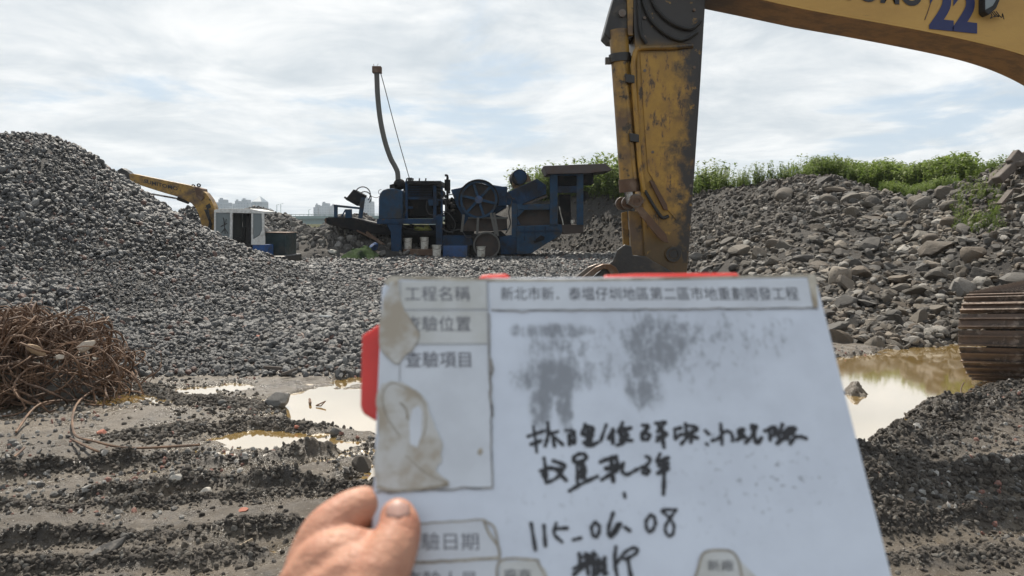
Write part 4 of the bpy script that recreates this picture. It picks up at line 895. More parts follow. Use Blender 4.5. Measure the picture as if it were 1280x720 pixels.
MB().px([(589, 293), (626, 289), (632, 294), (636, 318), (588, 319)], YP + .25, .9).build('lower_housing', mat_dk, cr, bevel=.02)
MB().px([(624, 296), (648, 293), (648, 318), (626, 318)], YP + .12, 1.2).build('side_box', mat_bl, cr, bevel=.02)
m = MB()
for i in range(7): m.rect(510, 232.5 + i * 2.1, 540, 233.4 + i * 2.1, YP + .70, .06)
m.build('louvre', mat_bl, cr)
m = MB()
for u in (655, 668, 681): m.rect(u, 283, u + 1.4, 301 if u < 675 else 292, YP + .0, .06)
for t in (.2, .5, .8): m.bar(P(634 + 48 * t, 243 - 18 * t, YP + .16), P(638 + 44 * t, 255 - 11 * t, YP + .16), .06)
m.rect(646, 288, 700, 289.5, YP + .01, .05); m.build('stiffener', mat_bl, cr)
m = MB()
for u in (508, 516, 524, 532): m.tube([P(u, 226, YP + .3), P(u + .5, 222.8, YP + .3)], .03, 6)
m.tube(smoothpath([P(u, v, YP + .2) for u, v in [(503, 250), (507, 262), (504, 273), (512, 280), (530, 283)]], 6), .025, 6); m.tube(smoothpath([P(u, v, YP - .02) for u, v in [(552, 285), (562, 290), (575, 287), (583, 296), (590, 296)]], 6), .025, 6); m.tube(smoothpath([P(u, v, YP + .1) for u, v in [(634, 240), (640, 250), (636, 264), (638, 280), (632, 292)]], 6), .022, 6)
m.build('hose', mat_blk, cr, True)
# motor and feed chute
m = MB(); c = P(649.6, 221, YP + .3); m.cyl(c, c + np.array((-.12, .75, -.05)), 9.6 * k, 28); mo = m.build('motor', mat_dk, cr, True)
MB().disc(649.6, 221, YP + .27, 8.4 * k, .03, 28).build('motor_cover', mat_bl, mo, True); MB().px([(640, 224), (657, 228), (664, 226), (660, 217), (656, 229), (644, 236), (640, 234)], YP + .5, .5).build('motor_mount', simple('ochre_mount', (.16, .10, .05), .7), mo)
MB().px([(632.5, 241), (650, 233), (671, 223.2), (683, 231.5), (683, 242.5), (668, 248.5), (651, 256), (633, 256)], YP + .2, 1.6).build('feed_chute', mat_bl, cr, bevel=.02)
MB().px([(652, 256), (684, 243), (684, 246), (656, 257)], YP + .1, .2).build('chute_lip', mat_brn, cr)
m = MB(); m.rect(646.4, 255, 688.5, 262.2, YP + .1, .25); m.px([(639.5, 254.6), (646.2, 254.6), (646.2, 297), (639.5, 297)], YP + .1, .25); m.px([(646.4, 262.2), (656, 262.2), (647.5, 271), (646.4, 272)], YP + .14, .2); m.px([(646.4, 281), (646.4, 272.5), (651, 281)], YP + .14, .2); m.build('side_frame', mat_bl2, cr, bevel=.012)
MB().px([(646, 262), (689, 262), (689, 283), (646, 283)], YP + .45, 1.2).build('feeder_body', mat_brn, cr, bevel=.02)
MB().px([(646, 282.5), (702, 280.5), (703, 289), (701, 294), (684, 304), (664, 317), (646, 318)], YP + .05, 1.6).build('chassis', mat_bl2, cr, bevel=.02)
m = MB(); m.px([(667, 301), (676, 294), (681, 296), (680, 300), (668, 304)], YP + .02, .03); m.build('chassis_recess', mat_dk, cr)
MB().px([(700, 281), (729.5, 280.5), (729.5, 291), (703, 293)], YP + .1, 1.6).build('feeder_base', mat_brn, cr, bevel=.02)
# roofed operator stand
rf = MB().px([(679, 207.8), (681, 207.2), (757, 204.4), (764.5, 211.5), (764.5, 213), (735, 216.5), (683.5, 217.4)], YP - .25, 2.2).build('canopy_roof', mat_roof, cr, bevel=.01)
for u0, u1, yy in ((687.5, 697, YP), (721, 729.2, YP), (689, 697, YP + 1.55), (722, 729, YP + 1.55)): MB().rect(u0, 217, u1, 281, yy, .16).build('post', mat_bl2, cr, bevel=.01)
m = MB(); m.rect(697.2, 232.5, 721, 241, YP + .03, .12); m.rect(697.2, 217.6, 721, 219.5, YP + .03, .12); m.build('cross_beam', mat_bl, cr, bevel=.01)
m = MB(); m.px([(699, 243), (713, 243), (714, 281), (698, 281)], YP + .6, .5); m.rect(697.2, 219.6, 721, 232.4, YP + .5, .9); m.px([(729.5, 238), (735, 240), (737, 247), (731, 252), (729.5, 252)], YP + .2, .4); m.build('control_desk', mat_dk, cr, bevel=.03)
m = MB(); m.px([(729.4, 217.4), (742, 216.5), (742, 230), (729.4, 230.5)], YP + .3, .8); m.build('roof_gusset', mat_dk, cr)
m = MB()
m.tube(smoothpath([P(u, v, YP - .02) for u, v in [(699, 258), (701, 268), (703, 275), (704, 281)]], 5), .02, 6); m.tube([P(715, 275 + i, YP - .02) for i in range(5)], .05, 6); m.build('cable', mat_pail, cr, True)
# pails and rubbish round the plant
def pail(u, v0, v1, Y, rad, label, lid=False):
    c = P(u, v1, Y); h = (v1 - v0) / 960 * Y; root = thing('bucket', label, 'bucket', c, 'plastic pails round the crushing plant')
    b = MB().tube([c, c + np.array((0, 0, h))], [rad * .86, rad], 24).build('pail', mat_pail, root, True)
    m = MB(); m.tube([c + np.array((0, 0, h * .93)), c + np.array((0, 0, h))], rad * 1.07, 24); m.build('rim', mat_pail, root, True)
    m = MB(); m.tube([c + np.array((rad * 1.05 * math.cos(a), -.02 - rad * .9, h * .93 - .13 * math.sin(a))) for a in np.linspace(0, math.pi, 12)], .008, 5); m.build('handle', mat_steel, root, True)
pail(546, 306, 322, YP - .5, .17, 'clean white pail standing in front of the support leg'); pail(601.5, 308, 320.5, YP - .5, .165, 'white pail in front of the belt pulley ring')
pail(510, 297.5, 311.4, YP + .3, .16, 'stained pail on the lower beam, next to the left support leg'); pail(530.8, 296.5, 311.4, YP + .3, .165, 'stained pail on the lower beam under the yellow bag')
def lump(name, u0, u1, v0, v1, Y, mat, seed, label, cat, d=.8):
    a, b = P(u0, v1, Y), P(u1, v0, Y); c = (a + b) / 2; me = rock_mesh(name, 4, mat, seed, 12, .5, .9, .16)
    o = bpy.data.objects.new(name, me); scene.collection.objects.link(o); o.location = V(c); o.scale = (abs(b[0] - a[0]) / 2, d, abs(b[2] - a[2]) / 2); return tag(o, label, cat)
mat_bag = simple('yellow_green_bag', (.36, .37, .09), .6, dirt=(.10, .12, .04), dscale=4); mat_tarp = simple('olive_tarpaulin', (.03, .05, .018), .95, dirt=(.02, .028, .018), dscale=3, bump=.4, Specular_IOR_Level=.05)
lump('bag', 513, 545, 280.5, 290, YP + .7, mat_bag, 901, 'crumpled yellow green sack on the shelf under the engine', 'bag', .4)
def tarp(u0, u1, vtop, vbot, Y, seed):
    a, b = P(u0, vbot, Y), P(u1, vbot, Y); H = P(u0, vtop, Y)[2] - a[2]; nx, ny = 44, 26; v = []; f = []
    for j in range(ny):
        for i in range(nx):
            s, t = i / (nx - 1), j / (ny - 1); x = a[0] + (b[0] - a[0]) * s; y = Y - .7 + 1.8 * t
            z = a[2] + H * max(0, (1 - abs(2 * s - 1.15) ** 2.2)) * max(0, 1 - abs(2 * t - 1) ** 2.2) * .85 + .26 * float(fbm(x, y, .55, 4, seed, .6)) + .02
            v.append((x, y, z))
    for j in range(ny - 1):
        for i in range(nx - 1): q = j * nx + i; f.append((q, q + 1, q + nx + 1, q + nx))
    o = bpy.data.objects.new('tarpaulin', raw_mesh('tarpaulin', v, f, mat_tarp)); scene.collection.objects.link(o)
    sm = o.modifiers.new('thickness', 'SOLIDIFY'); sm.thickness = .01; return o
tag(tarp(422, 472, 307, 327, YP - 1.2, 3), 'crumpled olive green tarpaulin lying left of the crushing plant', 'tarpaulin')
lump('blue_sack', 461, 473, 303, 313, YP - .5, mat_bl3, 905, 'small crumpled blue sack beside the olive tarpaulin', 'sack', .3)
lump('pale_sack', 408, 424, 311, 318, YP - 1.5, simple('pale_sack_cloth', (.36, .35, .32), .8), 906, 'pale flattened sack lying left of the olive tarpaulin', 'sack', .4)
# dark spoil heap under the discharge belt
def spoil_h(X, Y): 
    c = P(425, 300, YP - .2); return mound(X, Y, (c[0], c[1] + 3.2), 1.75, 4.2, 1.0) + .2 * fbm(X, Y, .8, 4, 61) - .05
mat_sp = stone_mat('spoil_lump', [(.06, .055, .05), (.085, .08, .074), (.045, .04, .038), (.12, .112, .10), (.17, .16, .15), (.04, .036, .033)], .85)
sp_set = variants('spoil', [rock_mesh('spoil_%d' % i, 2, mat_sp, 700 + i, 9, .5, .9, .08) for i in range(8)])
c = P(425, 300, YP); n = 3200; x = c[0] + rng.normal(0, 1.9, n); y = c[1] + 3.0 + rng.normal(0, 1.4, n); z = np.maximum(spoil_h(x, y), gravel_h(x, y))
sc, s = rscl(n, .04, .22, .4, 2.4); spo = grid_mesh('spoil_rubble', np.arange(c[0] - 5, c[0] + 5, .12), np.arange(c[1] - 2, c[1] + 9, .12), lambda X, Y: spoil_h(X, Y), mat_soil)
scatter('spoil_rubble', np.stack([x, y, z + s * .2], 1), rrot(n), sc, rng.integers(0, 8, n), sp_set, base=spo); tag(spo, 'dark heap of broken spoil under the discharge belt', 'rubble', kind='stuff')
# ================================================================ THE HELD BOARD
D1, D2 = .445, .535                         # camera depth at the picture's lower edge and at the board's top edge
def camp(u, v, d): return CAM + ray(u, v) * d
b_tl, b_tr = camp(478, 349, D2), camp(1019, 345, D2)
b_bl, b_br = camp(462, 720, D1), camp(1115, 720, D1)
Ux = (b_tr - b_tl); WB = np.linalg.norm(Ux); Ux /= WB
Uy = ((b_tl + b_tr) / 2 - (b_bl + b_br) / 2); Uy -= Ux * np.dot(Ux, Uy); HB0 = np.linalg.norm(Uy); Uy /= HB0
Un = np.cross(Ux, Uy)
OB = (b_tl + b_tr) / 2                      # local origin: middle of the top edge
def bl(u, v):
    """picture point -> board coordinates"""
    r = ray(u, v); t = np.dot(OB - CAM, Un) / np.dot(r, Un); q = CAM + r * t - OB; return np.array((np.dot(q, Ux), np.dot(q, Uy)))
def bw(x, y, z=0): return OB + Ux * x + Uy * y + Un * z
MB_B = Matrix(((Ux[0], Uy[0], Un[0], OB[0]), (Ux[1], Uy[1], Un[1], OB[1]), (Ux[2], Uy[2], Un[2], OB[2]), (0, 0, 0, 1)))
def flat(name, pts, z0, th, mat, parent, bevel=0):
    """a flat sheet lying on the board; pts in board coordinates"""
    m = MB(); m.prism([(p[0], p[1], z0) for p in pts], (0, 0, th)); o = m.build(name, mat, None, bevel=bevel)
    if parent is not None: o.parent = parent
    return o
def bpx(pts): return [bl(u, v) for u, v in pts]
def ell_sum(m, blobs):
    acc = None
    for (u, v, ru, rv, wgt) in blobs:
        c = bl(u, v); rx = np.linalg.norm(bl(u + ru, v) - c); ry = np.linalg.norm(bl(u, v + rv) - c)
        e = m.math('MULTIPLY', m.ell(float(c[0]), float(c[1]), float(rx), float(ry), 1.0), wgt); acc = e if acc is None else m.math('MAXIMUM', acc, e)
    return acc
def board_mat():
    m = MT('smudged_whiteboard'); base = (.60, .645, .73)
    n0 = m.noise(18, 6, .6); c = m.mix(m.ramp(n0, .35, .7), base, (.54, .58, .66))
    fine = m.noise(170, 8, .75, vec=(1.0, .75, 1)); streak = m.noise(70, 9, .74, vec=(1.5, .42, 1), dist=.5); big = m.noise(30, 7, .65)
    A = ell_sum(m, [(700, 414, 75, 16, .75), (690, 470, 70, 40, .85), (676, 500, 22, 70, .85), (706, 500, 18, 62, .75), (735, 465, 70, 30, .6), (820, 430, 70, 60, .8), (805, 475, 40, 60, .75), (845, 420, 120, 30, .65), (920, 420, 130, 50, .45), (880, 460, 120, 70, .35), (830, 500, 300, 120, .16), (800, 440, 190, 70, .5), (700, 445, 70, 60, .6)])
    grain = m.math('ADD', m.math('MULTIPLY', fine, .6), m.math('MULTIPLY', streak, .6))
    k = m.ramp(m.math('ADD', m.math('MULTIPLY', A, .42), grain), .72, .98)
    k = m.math('MULTIPLY', k, m.ramp(A, .02, .3))
    haze_ = m.math('MULTIPLY', A, m.ramp(big, .25, .75, .06, .42))
    D = ell_sum(m, [(644, 413, 8, 11, 1.6), (676, 418, 8, 9, .8), (690, 416, 7, 7, .8), (815, 462, 16, 12, .9), (834, 450, 10, 13, 1.2), (802, 478, 9, 22, .9), (677, 492, 6, 44, 1.1), (704, 476, 6, 30, .8), (668, 462, 10, 8, .8), (696, 460, 12, 7, .8), (836, 424, 20, 8, .6), (812, 418, 12, 6, .6)])
    k2 = m.math('MULTIPLY', D, m.ramp(grain, .48, .78))
    S = ell_sum(m, [(960, 600, 110, 70, 1.0), (900, 565, 60, 50, .7), (700, 650, 90, 80, .35), (860, 590, 260, 120, .35)])
    sp_ = m.math('MULTIPLY', S, m.ramp(m.noise(210, 3, .6), .60, .67))
    tot = m.math('MAXIMUM', m.math('MAXIMUM', m.math('MULTIPLY', k, .66), m.math('MULTIPLY', k2, .9)), m.math('MAXIMUM', haze_, m.math('MULTIPLY', sp_, .55)))
    c = m.mix(tot, c, (.055, .057, .06))
    return m.out(c, .38, Specular_IOR_Level=.35)
mat_board = board_mat()
mat_edge = simple('worn_board_edge', (.46, .42, .35), .7, dirt=(.22, .17, .11), dscale=30, bump=0)
def paper_mat(name, c0, c1):
    m = MT(name); c = m.mix(m.ramp(m.noise(26, 6, .6), .35, .7), c0, c1); return m.out(c, .35, Specular_IOR_Level=.4)
mat_paper = paper_mat('laminated_paper', (.56, .59, .64), (.50, .525, .57)); mat_paper2 = paper_mat('yellowed_paper', (.52, .53, .53), (.44, .44, .42))
mat_tape = MT('brown_stained_tape'); _n = mat_tape.noise(34, 7, .65); mat_tape = mat_tape.out(mat_tape.mix(mat_tape.ramp(_n, .38, .60), (.47, .465, .45), (.33, .285, .225)), .4)
mat_tape_d = simple('dirty_tape_edge', (.36, .32, .26), .6, dirt=(.25, .21, .16), dscale=60, bump=0)
mat_print = simple('grey_print', (.13, .13, .15), .5, bump=0); mat_print2 = simple('dark_print', (.06, .06, .07), .5, bump=0); mat_rule = simple('grey_rule', (.33, .33, .34), .6, bump=0)
mat_ink = simple('black_marker_ink', (.012, .012, .016), .4, bump=0)
mat_red = simple('red_plastic', (.62, .045, .035), .4, bump=0, Subsurface_Weight=.15)
mat_dirtline = simple('grimy_gap', (.26, .24, .22), .8, dirt=(.06, .055, .05), dscale=90, bump=0)
HB = .232; TB = .006
tl, tr, blc, brc = bl(478, 349), bl(1019, 345), bl(462, 720), bl(1115, 720)
lx = lambda y: tl[0] + (blc[0] - tl[0]) * (y - tl[1]) / (blc[1] - tl[1]); rx_ = lambda y: tr[0] + (brc[0] - tr[0]) * (y - tr[1]) / (brc[1] - tr[1])
bd = flat('inspection_board', [(lx(-HB), -HB), (rx_(-HB), -HB), (rx_(0) + .0004, tr[1] - .001), (tr[0] - .003, tr[1] + .0005), (tl[0] + .006, tl[1] + .0008), (tl[0], tl[1] - .006)], -TB, TB, mat_board, None, .0012)
bd.matrix_world = MB_B; tag(bd, 'white inspection board with printed labels and black handwriting, held up in front', 'board')
ROOT[bd.name] = (0, 0, 0)
flat('board_back', [(lx(-HB) + .001, -HB + .001), (rx_(-HB) - .001, -HB + .001), (rx_(0) - .002, tr[1] + .001), (tl[0] + .007, tl[1] + .003), (tl[0] + .001, tl[1] - .006)], -TB - .0035, .003, mat_edge, bd)
# worn tape edging along the top
m = MB(); m.prism([(*p, .0003) for p in bpx([(481, 352), (489, 345.5), (520, 346.5), (560, 347.5), (611, 349), (700, 349.5), (850, 347), (1018, 343.5), (1018, 346.5), (850, 350), (700, 352.5), (600, 352.5), (500, 349.5), (484, 358)])], (0, 0, .0006)); o = m.build('edge_tape', mat_edge); o.parent = bd
# red plastic corners and handle showing behind the board
def red(pts): 
    o = flat('red_edging', bpx(pts), -TB - .010, .0066, mat_red, bd, .0015); return o
red([(754, 346), (757, 335), (800, 333), (925, 332), (931, 338), (931, 352), (754, 354)]); red([(590, 346), (602, 335), (632, 333), (638, 338), (638, 354), (590, 356)]); red([(449, 411), (458, 406), (469, 398), (490, 398), (490, 519), (464, 517), (449, 508), (447, 500)])
# laminated left column
col = flat('label_sheet', bpx([(482, 352), (610, 350), (615, 609), (470, 616), (474, 470)]), .0003, .0004, mat_paper, bd)
flat('worn_band', bpx([(487, 353), (608, 351.5), (608.5, 388), (484.5, 388.5)]), .0008, .00015, mat_paper2, col); flat('worn_band', bpx([(483, 389.5), (608.6, 389.5), (609, 430), (482, 431)]), .0008, .00015, mat_paper2, col)
def line_px(m, pts, w, z): 
    q = [np.array((*bl(u, v), z)) for u, v in pts]
    for a, b in zip(q[:-1], q[1:]):
        d = (b - a) / np.linalg.norm(b - a); s = np.array((-d[1], d[0], 0)) * w / 2; e = d * w * .3; m.prism([a - s - e, b - s + e, b + s + e, a + s - e], (0, 0, .0002))
m = MB(); line_px(m, [(484, 388), (610, 387.5)], .0007, .0011); line_px(m, [(482, 431), (611, 430.5)], .0006, .0011); line_px(m, [(501, 352), (500, 470), (499, 500)], .0005, .0011); line_px(m, [(608.5, 351), (611, 470)], .0006, .0011); m.build('ruled_line', mat_rule).parent = col
def jag(p0, p1, n, amp, seed):
    r = np.random.default_rng(seed); return [(p0[0] + (p1[0] - p0[0]) * i / n + r.normal(0, amp), p0[1] + (p1[1] - p0[1]) * i / n + r.normal(0, amp)) for i in range(n + 1)]
m = MB(); line_px(m, jag((611.5, 392), (615.5, 609), 26, .7, 1), .0008, .0009); line_px(m, jag((470, 616.5), (616, 609.5), 18, .8, 2), .0010, .0009); line_px(m, jag((613, 389.5), (1021, 386), 40, .6, 3), .0008, .0009)
line_px(m, jag((614, 450), (615, 520), 6, 1.2, 4), .0014, .001); m.build('grimy_gap', mat_dirtline).parent = bd
title = flat('title_strip', bpx([(611, 353), (1007, 349.5), (1016, 349), (1018.5, 383), (1014, 385), (613, 387.5)]), .0003, .0004, mat_paper, bd)
flat('edge_tape', bpx([(1009, 347), (1019.5, 346), (1022, 384), (1016, 385)]), .0009, .0003, mat_edge, bd)
def btext(txt, u0, v0, u1, v1, z, mat, parent, name='lettering', bold=.0):
    me, co = text_mesh(txt, 1, mat, name, .0, bold); a, b = bl(u0, v1), bl(u1, v1); c = bl(u0, v0)
    ROOT['_b'] = (0, 0, 0); mn, mx = co.min(0), co.max(0); q = np.zeros_like(co)
    s = (co[:, 0] - mn[0]) / (mx[0] - mn[0]); t = (co[:, 1] - mn[1]) / (mx[1] - mn[1])
    q[:, 0] = a[0] + (b[0] - a[0]) * s + (c[0] - a[0]) * t; q[:, 1] = a[1] + (b[1] - a[1]) * s + (c[1] - a[1]) * t; q[:, 2] = z
    me.vertices.foreach_set('co', q.astype(np.float32).ravel()); me.update(); o = bpy.data.objects.new(name, me); scene.collection.objects.link(o); o.parent = parent; return o
btext('工程名稱', 507, 359, 588, 377, .00125, mat_print, col); btext('查驗位置', 507, 396, 589, 415, .00125, mat_print, col); btext('查驗項目', 507, 440, 589, 460, .00125, mat_print, col)
btext('新北市新．泰塭仔圳地區第二區市地重劃開發工程', 626, 359.5, 999, 376, .0009, mat_print2, title)
# brown tape stains
def rag(pts):
    q = [np.array((*p, 0.)) for p in pts]; q = smoothpath(q + [q[0]], 5)[:-1]; r = np.random.default_rng(len(pts)); w = 0; out = []
    for p in q: w = .6 * w + r.normal(0, .8); out.append((p[0] + w, p[1] + r.normal(0, .7)))
    return bpx(out)
def blob(cx, cy, pts): return [(cx + a, cy + b) for a, b in pts]
st = flat('tape_stain', rag([(480, 372), (488, 360), (497, 352), (500, 372), (508, 392), (518, 408), (524, 420), (518, 436), (506, 446), (497, 456), (484, 446), (474, 428)]), .0013, .0003, mat_tape, bd, .0002)
m = MB(); line_px(m, smoothpath([(u, v, 0) for u, v in [(508, 392), (518, 408), (524, 420), (518, 436), (506, 446), (497, 456), (484, 446), (476, 434)]], 4) and [tuple(p[:2]) for p in smoothpath([(u, v, 0) for u, v in [(508, 392), (518, 408), (524, 420), (518, 436), (506, 446), (497, 456), (484, 446), (476, 434)]], 4)], .0005, .0016); m.build('stain_rim', mat_tape_d).parent = st
st2 = flat('tape_stain', rag([(472, 612), (468, 575), (474, 540), (470, 500), (478, 482), (492, 477), (508, 482), (526, 494), (536, 510), (540, 530), (550, 548), (552, 572), (545, 590), (560, 606), (500, 615)]), .0013, .0003, mat_tape, bd, .0002)
flat('clear_patch', bpx([(516, 512), (524, 508), (528, 516), (527, 545), (522, 560), (513, 556), (512, 530)]), .0017, .0001, mat_paper, st2)
m = MB(); sm2 = lambda pts: [tuple(p[:2]) for p in smoothpath([(u, v, 0) for u, v in pts], 4)]
line_px(m, sm2([(500, 545), (486, 525), (479, 505), (480, 490), (490, 480), (504, 484), (522, 494), (531, 507), (533, 530), (530, 545)]), .0007, .0017); line_px(m, sm2([(501, 505), (508, 512), (510, 525)]), .0012, .0017); line_px(m, sm2([(474, 609), (495, 614), (540, 610), (560, 607)]), .0016, .0017); line_px(m, sm2([(508, 570), (530, 590), (560, 605)]), .0006, .0017); m.build('stain_rim', mat_tape_d).parent = st2
flat('rust_spot', bpx([(598, 562), (602, 560), (604, 566), (600, 570), (597, 567)]), .0008, .0002, mat_tape_d, col)
# lower labels
lb = flat('label_sheet', bpx([(500, 657), (606, 651), (617, 668), (624, 684), (624, 697), (500, 704)]), .0003, .0004, mat_paper, bd)
btext('查驗日期', 502, 666, 599, 688, .0009, mat_print, lb)
m = MB(); line_px(m, jag((500, 656), (607, 650), 10, .5, 7), .0009, .0008); line_px(m, jag((500, 704.5), (625, 697.5), 12, .6, 8), .0016, .0008); line_px(m, sm2([(605, 652), (612, 668), (623, 684), (624.5, 698)]), .0014, .0009); line_px(m, sm2([(607, 652), (618, 660), (623, 684)]), .0012, .0009); m.build('grimy_gap', mat_tape_d).parent = lb
lb2 = flat('label_sheet', bpx([(500, 706), (621, 700), (622, 740), (500, 744)]), .0003, .0004, mat_paper, bd); btext('查驗人員', 506, 714, 598, 736, .0009, mat_print, lb2)
lb3 = flat('label_sheet', bpx([(625, 702), (668, 700.5), (682, 712), (690, 740), (624, 742)]), .0003, .0004, mat_paper2, bd); btext('廠商', 630, 711, 664, 730, .0009, mat_print2, lb3)
m = MB(); line_px(m, sm2([(624, 742), (624, 702), (668, 700), (674, 706), (690, 738)]), .0012, .0008); m.build('grimy_gap', mat_tape_d).parent = lb3
lb4 = flat('label_sheet', bpx([(866, 742), (871, 712), (880, 691), (906, 688), (918, 693), (930, 706), (944, 720), (950, 742)]), .0003, .0004, mat_paper2, bd); btext('新廠', 884, 700, 917, 714, .0009, mat_print2, lb4)
m = MB(); line_px(m, sm2([(866, 730), (872, 712), (880, 691), (906, 688), (918, 693), (924, 706), (927, 722)]), .0013, .0008); m.build('grimy_gap', mat_tape_d).parent = lb4
# handwriting traced as pen strokes
def cA(p): return (655 + p[0] / 7.2, 520 + p[1] / 7.2)
def cB(p): return (765 + p[0] / 6, 510 + p[1] / 6)
def cC(p): return (875 + p[0] / 9.143, 510 + p[1] / 9.143)
def cD(p): return (650 + p[0] / 6.095, 620 + p[1] / 6.095)
HW = [(cA, [[(85, 100), (100, 200), (115, 325)], [(35, 185), (180, 135)], [(65, 255), (150, 225)], [(215, 60), (215, 180), (190, 270)], [(220, 170), (305, 140)], [(250, 150), (275, 275)], [(280, 195), (350, 260)],
            [(375, 130), (450, 140), (400, 200)], [(405, 170), (410, 260)], [(455, 140), (455, 255), (420, 200)], [(550, 75), (520, 165)], [(555, 85), (630, 120), (540, 165)], [(540, 175), (620, 175)], [(570, 110), (570, 265)], [(620, 130), (590, 260)], [(540, 240), (590, 270), (660, 240)],
            [(740, 80), (690, 225)], [(800, 120), (760, 205)], [(790, 150), (800, 245)],
            [(180, 380), (195, 480)], [(145, 495), (240, 460)], [(170, 530), (195, 480), (230, 470), (330, 480)], [(200, 600), (180, 540)], [(210, 600), (290, 560), (340, 500), (365, 440), (270, 410)], [(265, 405), (360, 440)], [(270, 470), (380, 580)], [(205, 470), (200, 560)],
            [(450, 370), (450, 410), (540, 400), (560, 360), (510, 340), (455, 365)], [(475, 430), (480, 600)], [(480, 440), (540, 440), (545, 560)], [(510, 420), (515, 560)], [(490, 500), (535, 495)], [(410, 675), (520, 610), (660, 545)],
            [(690, 415), (760, 385), (830, 365)], [(800, 380), (780, 460)], [(780, 390), (800, 590)], [(730, 470), (830, 440)], [(740, 480), (800, 480)], [(700, 575), (800, 510), (864, 460)]]),
      (cB, [[(80, 110), (45, 180)], [(50, 180), (140, 150)], [(90, 150), (60, 210), (120, 205)], [(10, 170), (5, 265)], [(105, 185), (95, 250), (40, 280)], [(60, 240), (150, 245)],
            [(230, 130), (275, 140), (225, 190)], [(230, 190), (280, 200), (265, 235), (225, 230), (230, 190)], [(325, 115), (400, 105)], [(345, 120), (370, 170), (405, 190)], [(400, 110), (340, 180)], [(340, 220), (410, 200)], [(335, 250), (395, 215)], [(375, 160), (380, 230), (390, 295)],
            [(470, 160), (475, 235)], [(475, 160), (515, 150)], [(480, 230), (520, 195)], [(550, 120), (560, 200)], [(555, 130), (640, 150), (600, 190)], [(520, 270), (600, 180)], [(560, 180), (620, 220)], [(600, 170), (590, 260)], [(540, 200), (640, 225)],
            [(10, 370), (40, 400), (20, 480), (70, 430)], [(85, 415), (75, 470), (110, 500), (190, 460)], [(5, 480), (10, 550)], [(255, 365), (285, 380), (270, 420), (215, 450)], [(225, 450), (275, 465), (260, 495), (230, 485)],
            [(360, 345), (335, 400)], [(340, 405), (420, 375)], [(365, 400), (410, 440), (420, 450)], [(350, 435), (420, 415)], [(345, 490), (420, 455)], [(385, 400), (390, 520), (385, 645)], [(350, 490), (380, 460)], [(92, 640), (96, 670)]]),
      (cC, [[(60, 262), (100, 300)], [(70, 410), (85, 420)], [(235, 185), (245, 300), (250, 415)], [(135, 375), (215, 345), (270, 275), (330, 270), (365, 310), (370, 380)], [(440, 260), (500, 240), (440, 300), (500, 310), (420, 365)], [(470, 240), (490, 340)], [(430, 360), (520, 330)], [(520, 400), (600, 310), (640, 210), (580, 210), (600, 200)], [(590, 230), (620, 300)], [(620, 330), (650, 405), (700, 345)],
            [(740, 265), (860, 220), (830, 320)], [(790, 270), (800, 370)], [(860, 240), (900, 340)], [(940, 190), (900, 300)], [(800, 320), (960, 280)], [(880, 410), (960, 330), (1080, 230), (1000, 240), (960, 300)], [(1000, 260), (1000, 360)], [(960, 280), (1060, 300)], [(1030, 410), (1080, 340), (1150, 330), (1210, 350)], [(1090, 240), (1030, 300), (880, 400)]]),
      (cD, [[(85, 210), (118, 410)], [(182, 225), (193, 380)], [(275, 210), (260, 290), (320, 350)], [(275, 250), (360, 245)], [(405, 335), (465, 320)], [(575, 200), (545, 240), (560, 305), (590, 305), (605, 240), (575, 200)], [(710, 130), (675, 240), (680, 305), (710, 300), (765, 220), (740, 220), (700, 290)], [(800, 240), (835, 265)],
            [(995, 145), (960, 195), (970, 260), (1000, 270), (1030, 215), (1020, 160), (995, 145)], [(1190, 105), (1080, 110), (1120, 150), (1170, 220), (1160, 295), (1125, 300), (1105, 240), (1150, 160), (1190, 105)],
            [(730, 390), (720, 500), (740, 610)], [(730, 520), (800, 430), (870, 395), (895, 420), (850, 460), (790, 480)], [(820, 480), (850, 640)], [(450, 440), (460, 560)], [(410, 555), (500, 500), (560, 440)], [(410, 600), (560, 480)], [(500, 440), (520, 600)], [(560, 430), (560, 640)], [(460, 470), (580, 450)], [(600, 480), (590, 600)], [(590, 540), (650, 480)], [(645, 470), (640, 600)], [(600, 560), (660, 590)], [(480, 520), (650, 520)], [(560, 600), (650, 550)], [(520, 450), (590, 520)]])]
hw = MB(); hr = np.random.default_rng(3); zi = .00018
for conv, strokes in HW:
    for sk in strokes:
        q = [np.array((*bl(*conv(p)), zi)) for p in sk]; q = smoothpath(q, 6); n = len(q); wd0 = .00118 * hr.uniform(.85, 1.15) * (.92 if conv is cD else 1.0); zi += .0000025
        # round-ended pen stroke: a flattened ribbon with half discs at both ends
        L, Rr_ = [], []
        for i, p in enumerate(q):
            d = q[min(i + 1, n - 1)] - q[max(i - 1, 0)]; d = d / (np.linalg.norm(d) + 1e-9); s = np.array((-d[1], d[0], 0)); w = wd0 * (1 + .18 * math.sin(i * 1.3 + len(sk)))
            L.append(p + s * w); Rr_.append(p - s * w)
        vs = []; fs = []
        for a, b in zip(L, Rr_): a = a.copy(); b = b.copy(); a[2] = b[2] = zi; vs += [a, b]
        fs = [(2 * i, 2 * i + 2, 2 * i + 3, 2 * i + 1) for i in range(n - 1)]
        hw.add(vs, fs)
        for e in (q[0], q[-1]):
            zi += .000001; cc = [np.array((e[0] + wd0 * 1.02 * math.cos(t), e[1] + wd0 * 1.02 * math.sin(t), zi)) for t in np.linspace(0, 2 * math.pi, 13)[:-1]]; hw.add(cc, [tuple(range(12))])
hwo = hw.build('handwriting', mat_ink); hwo.parent = bd
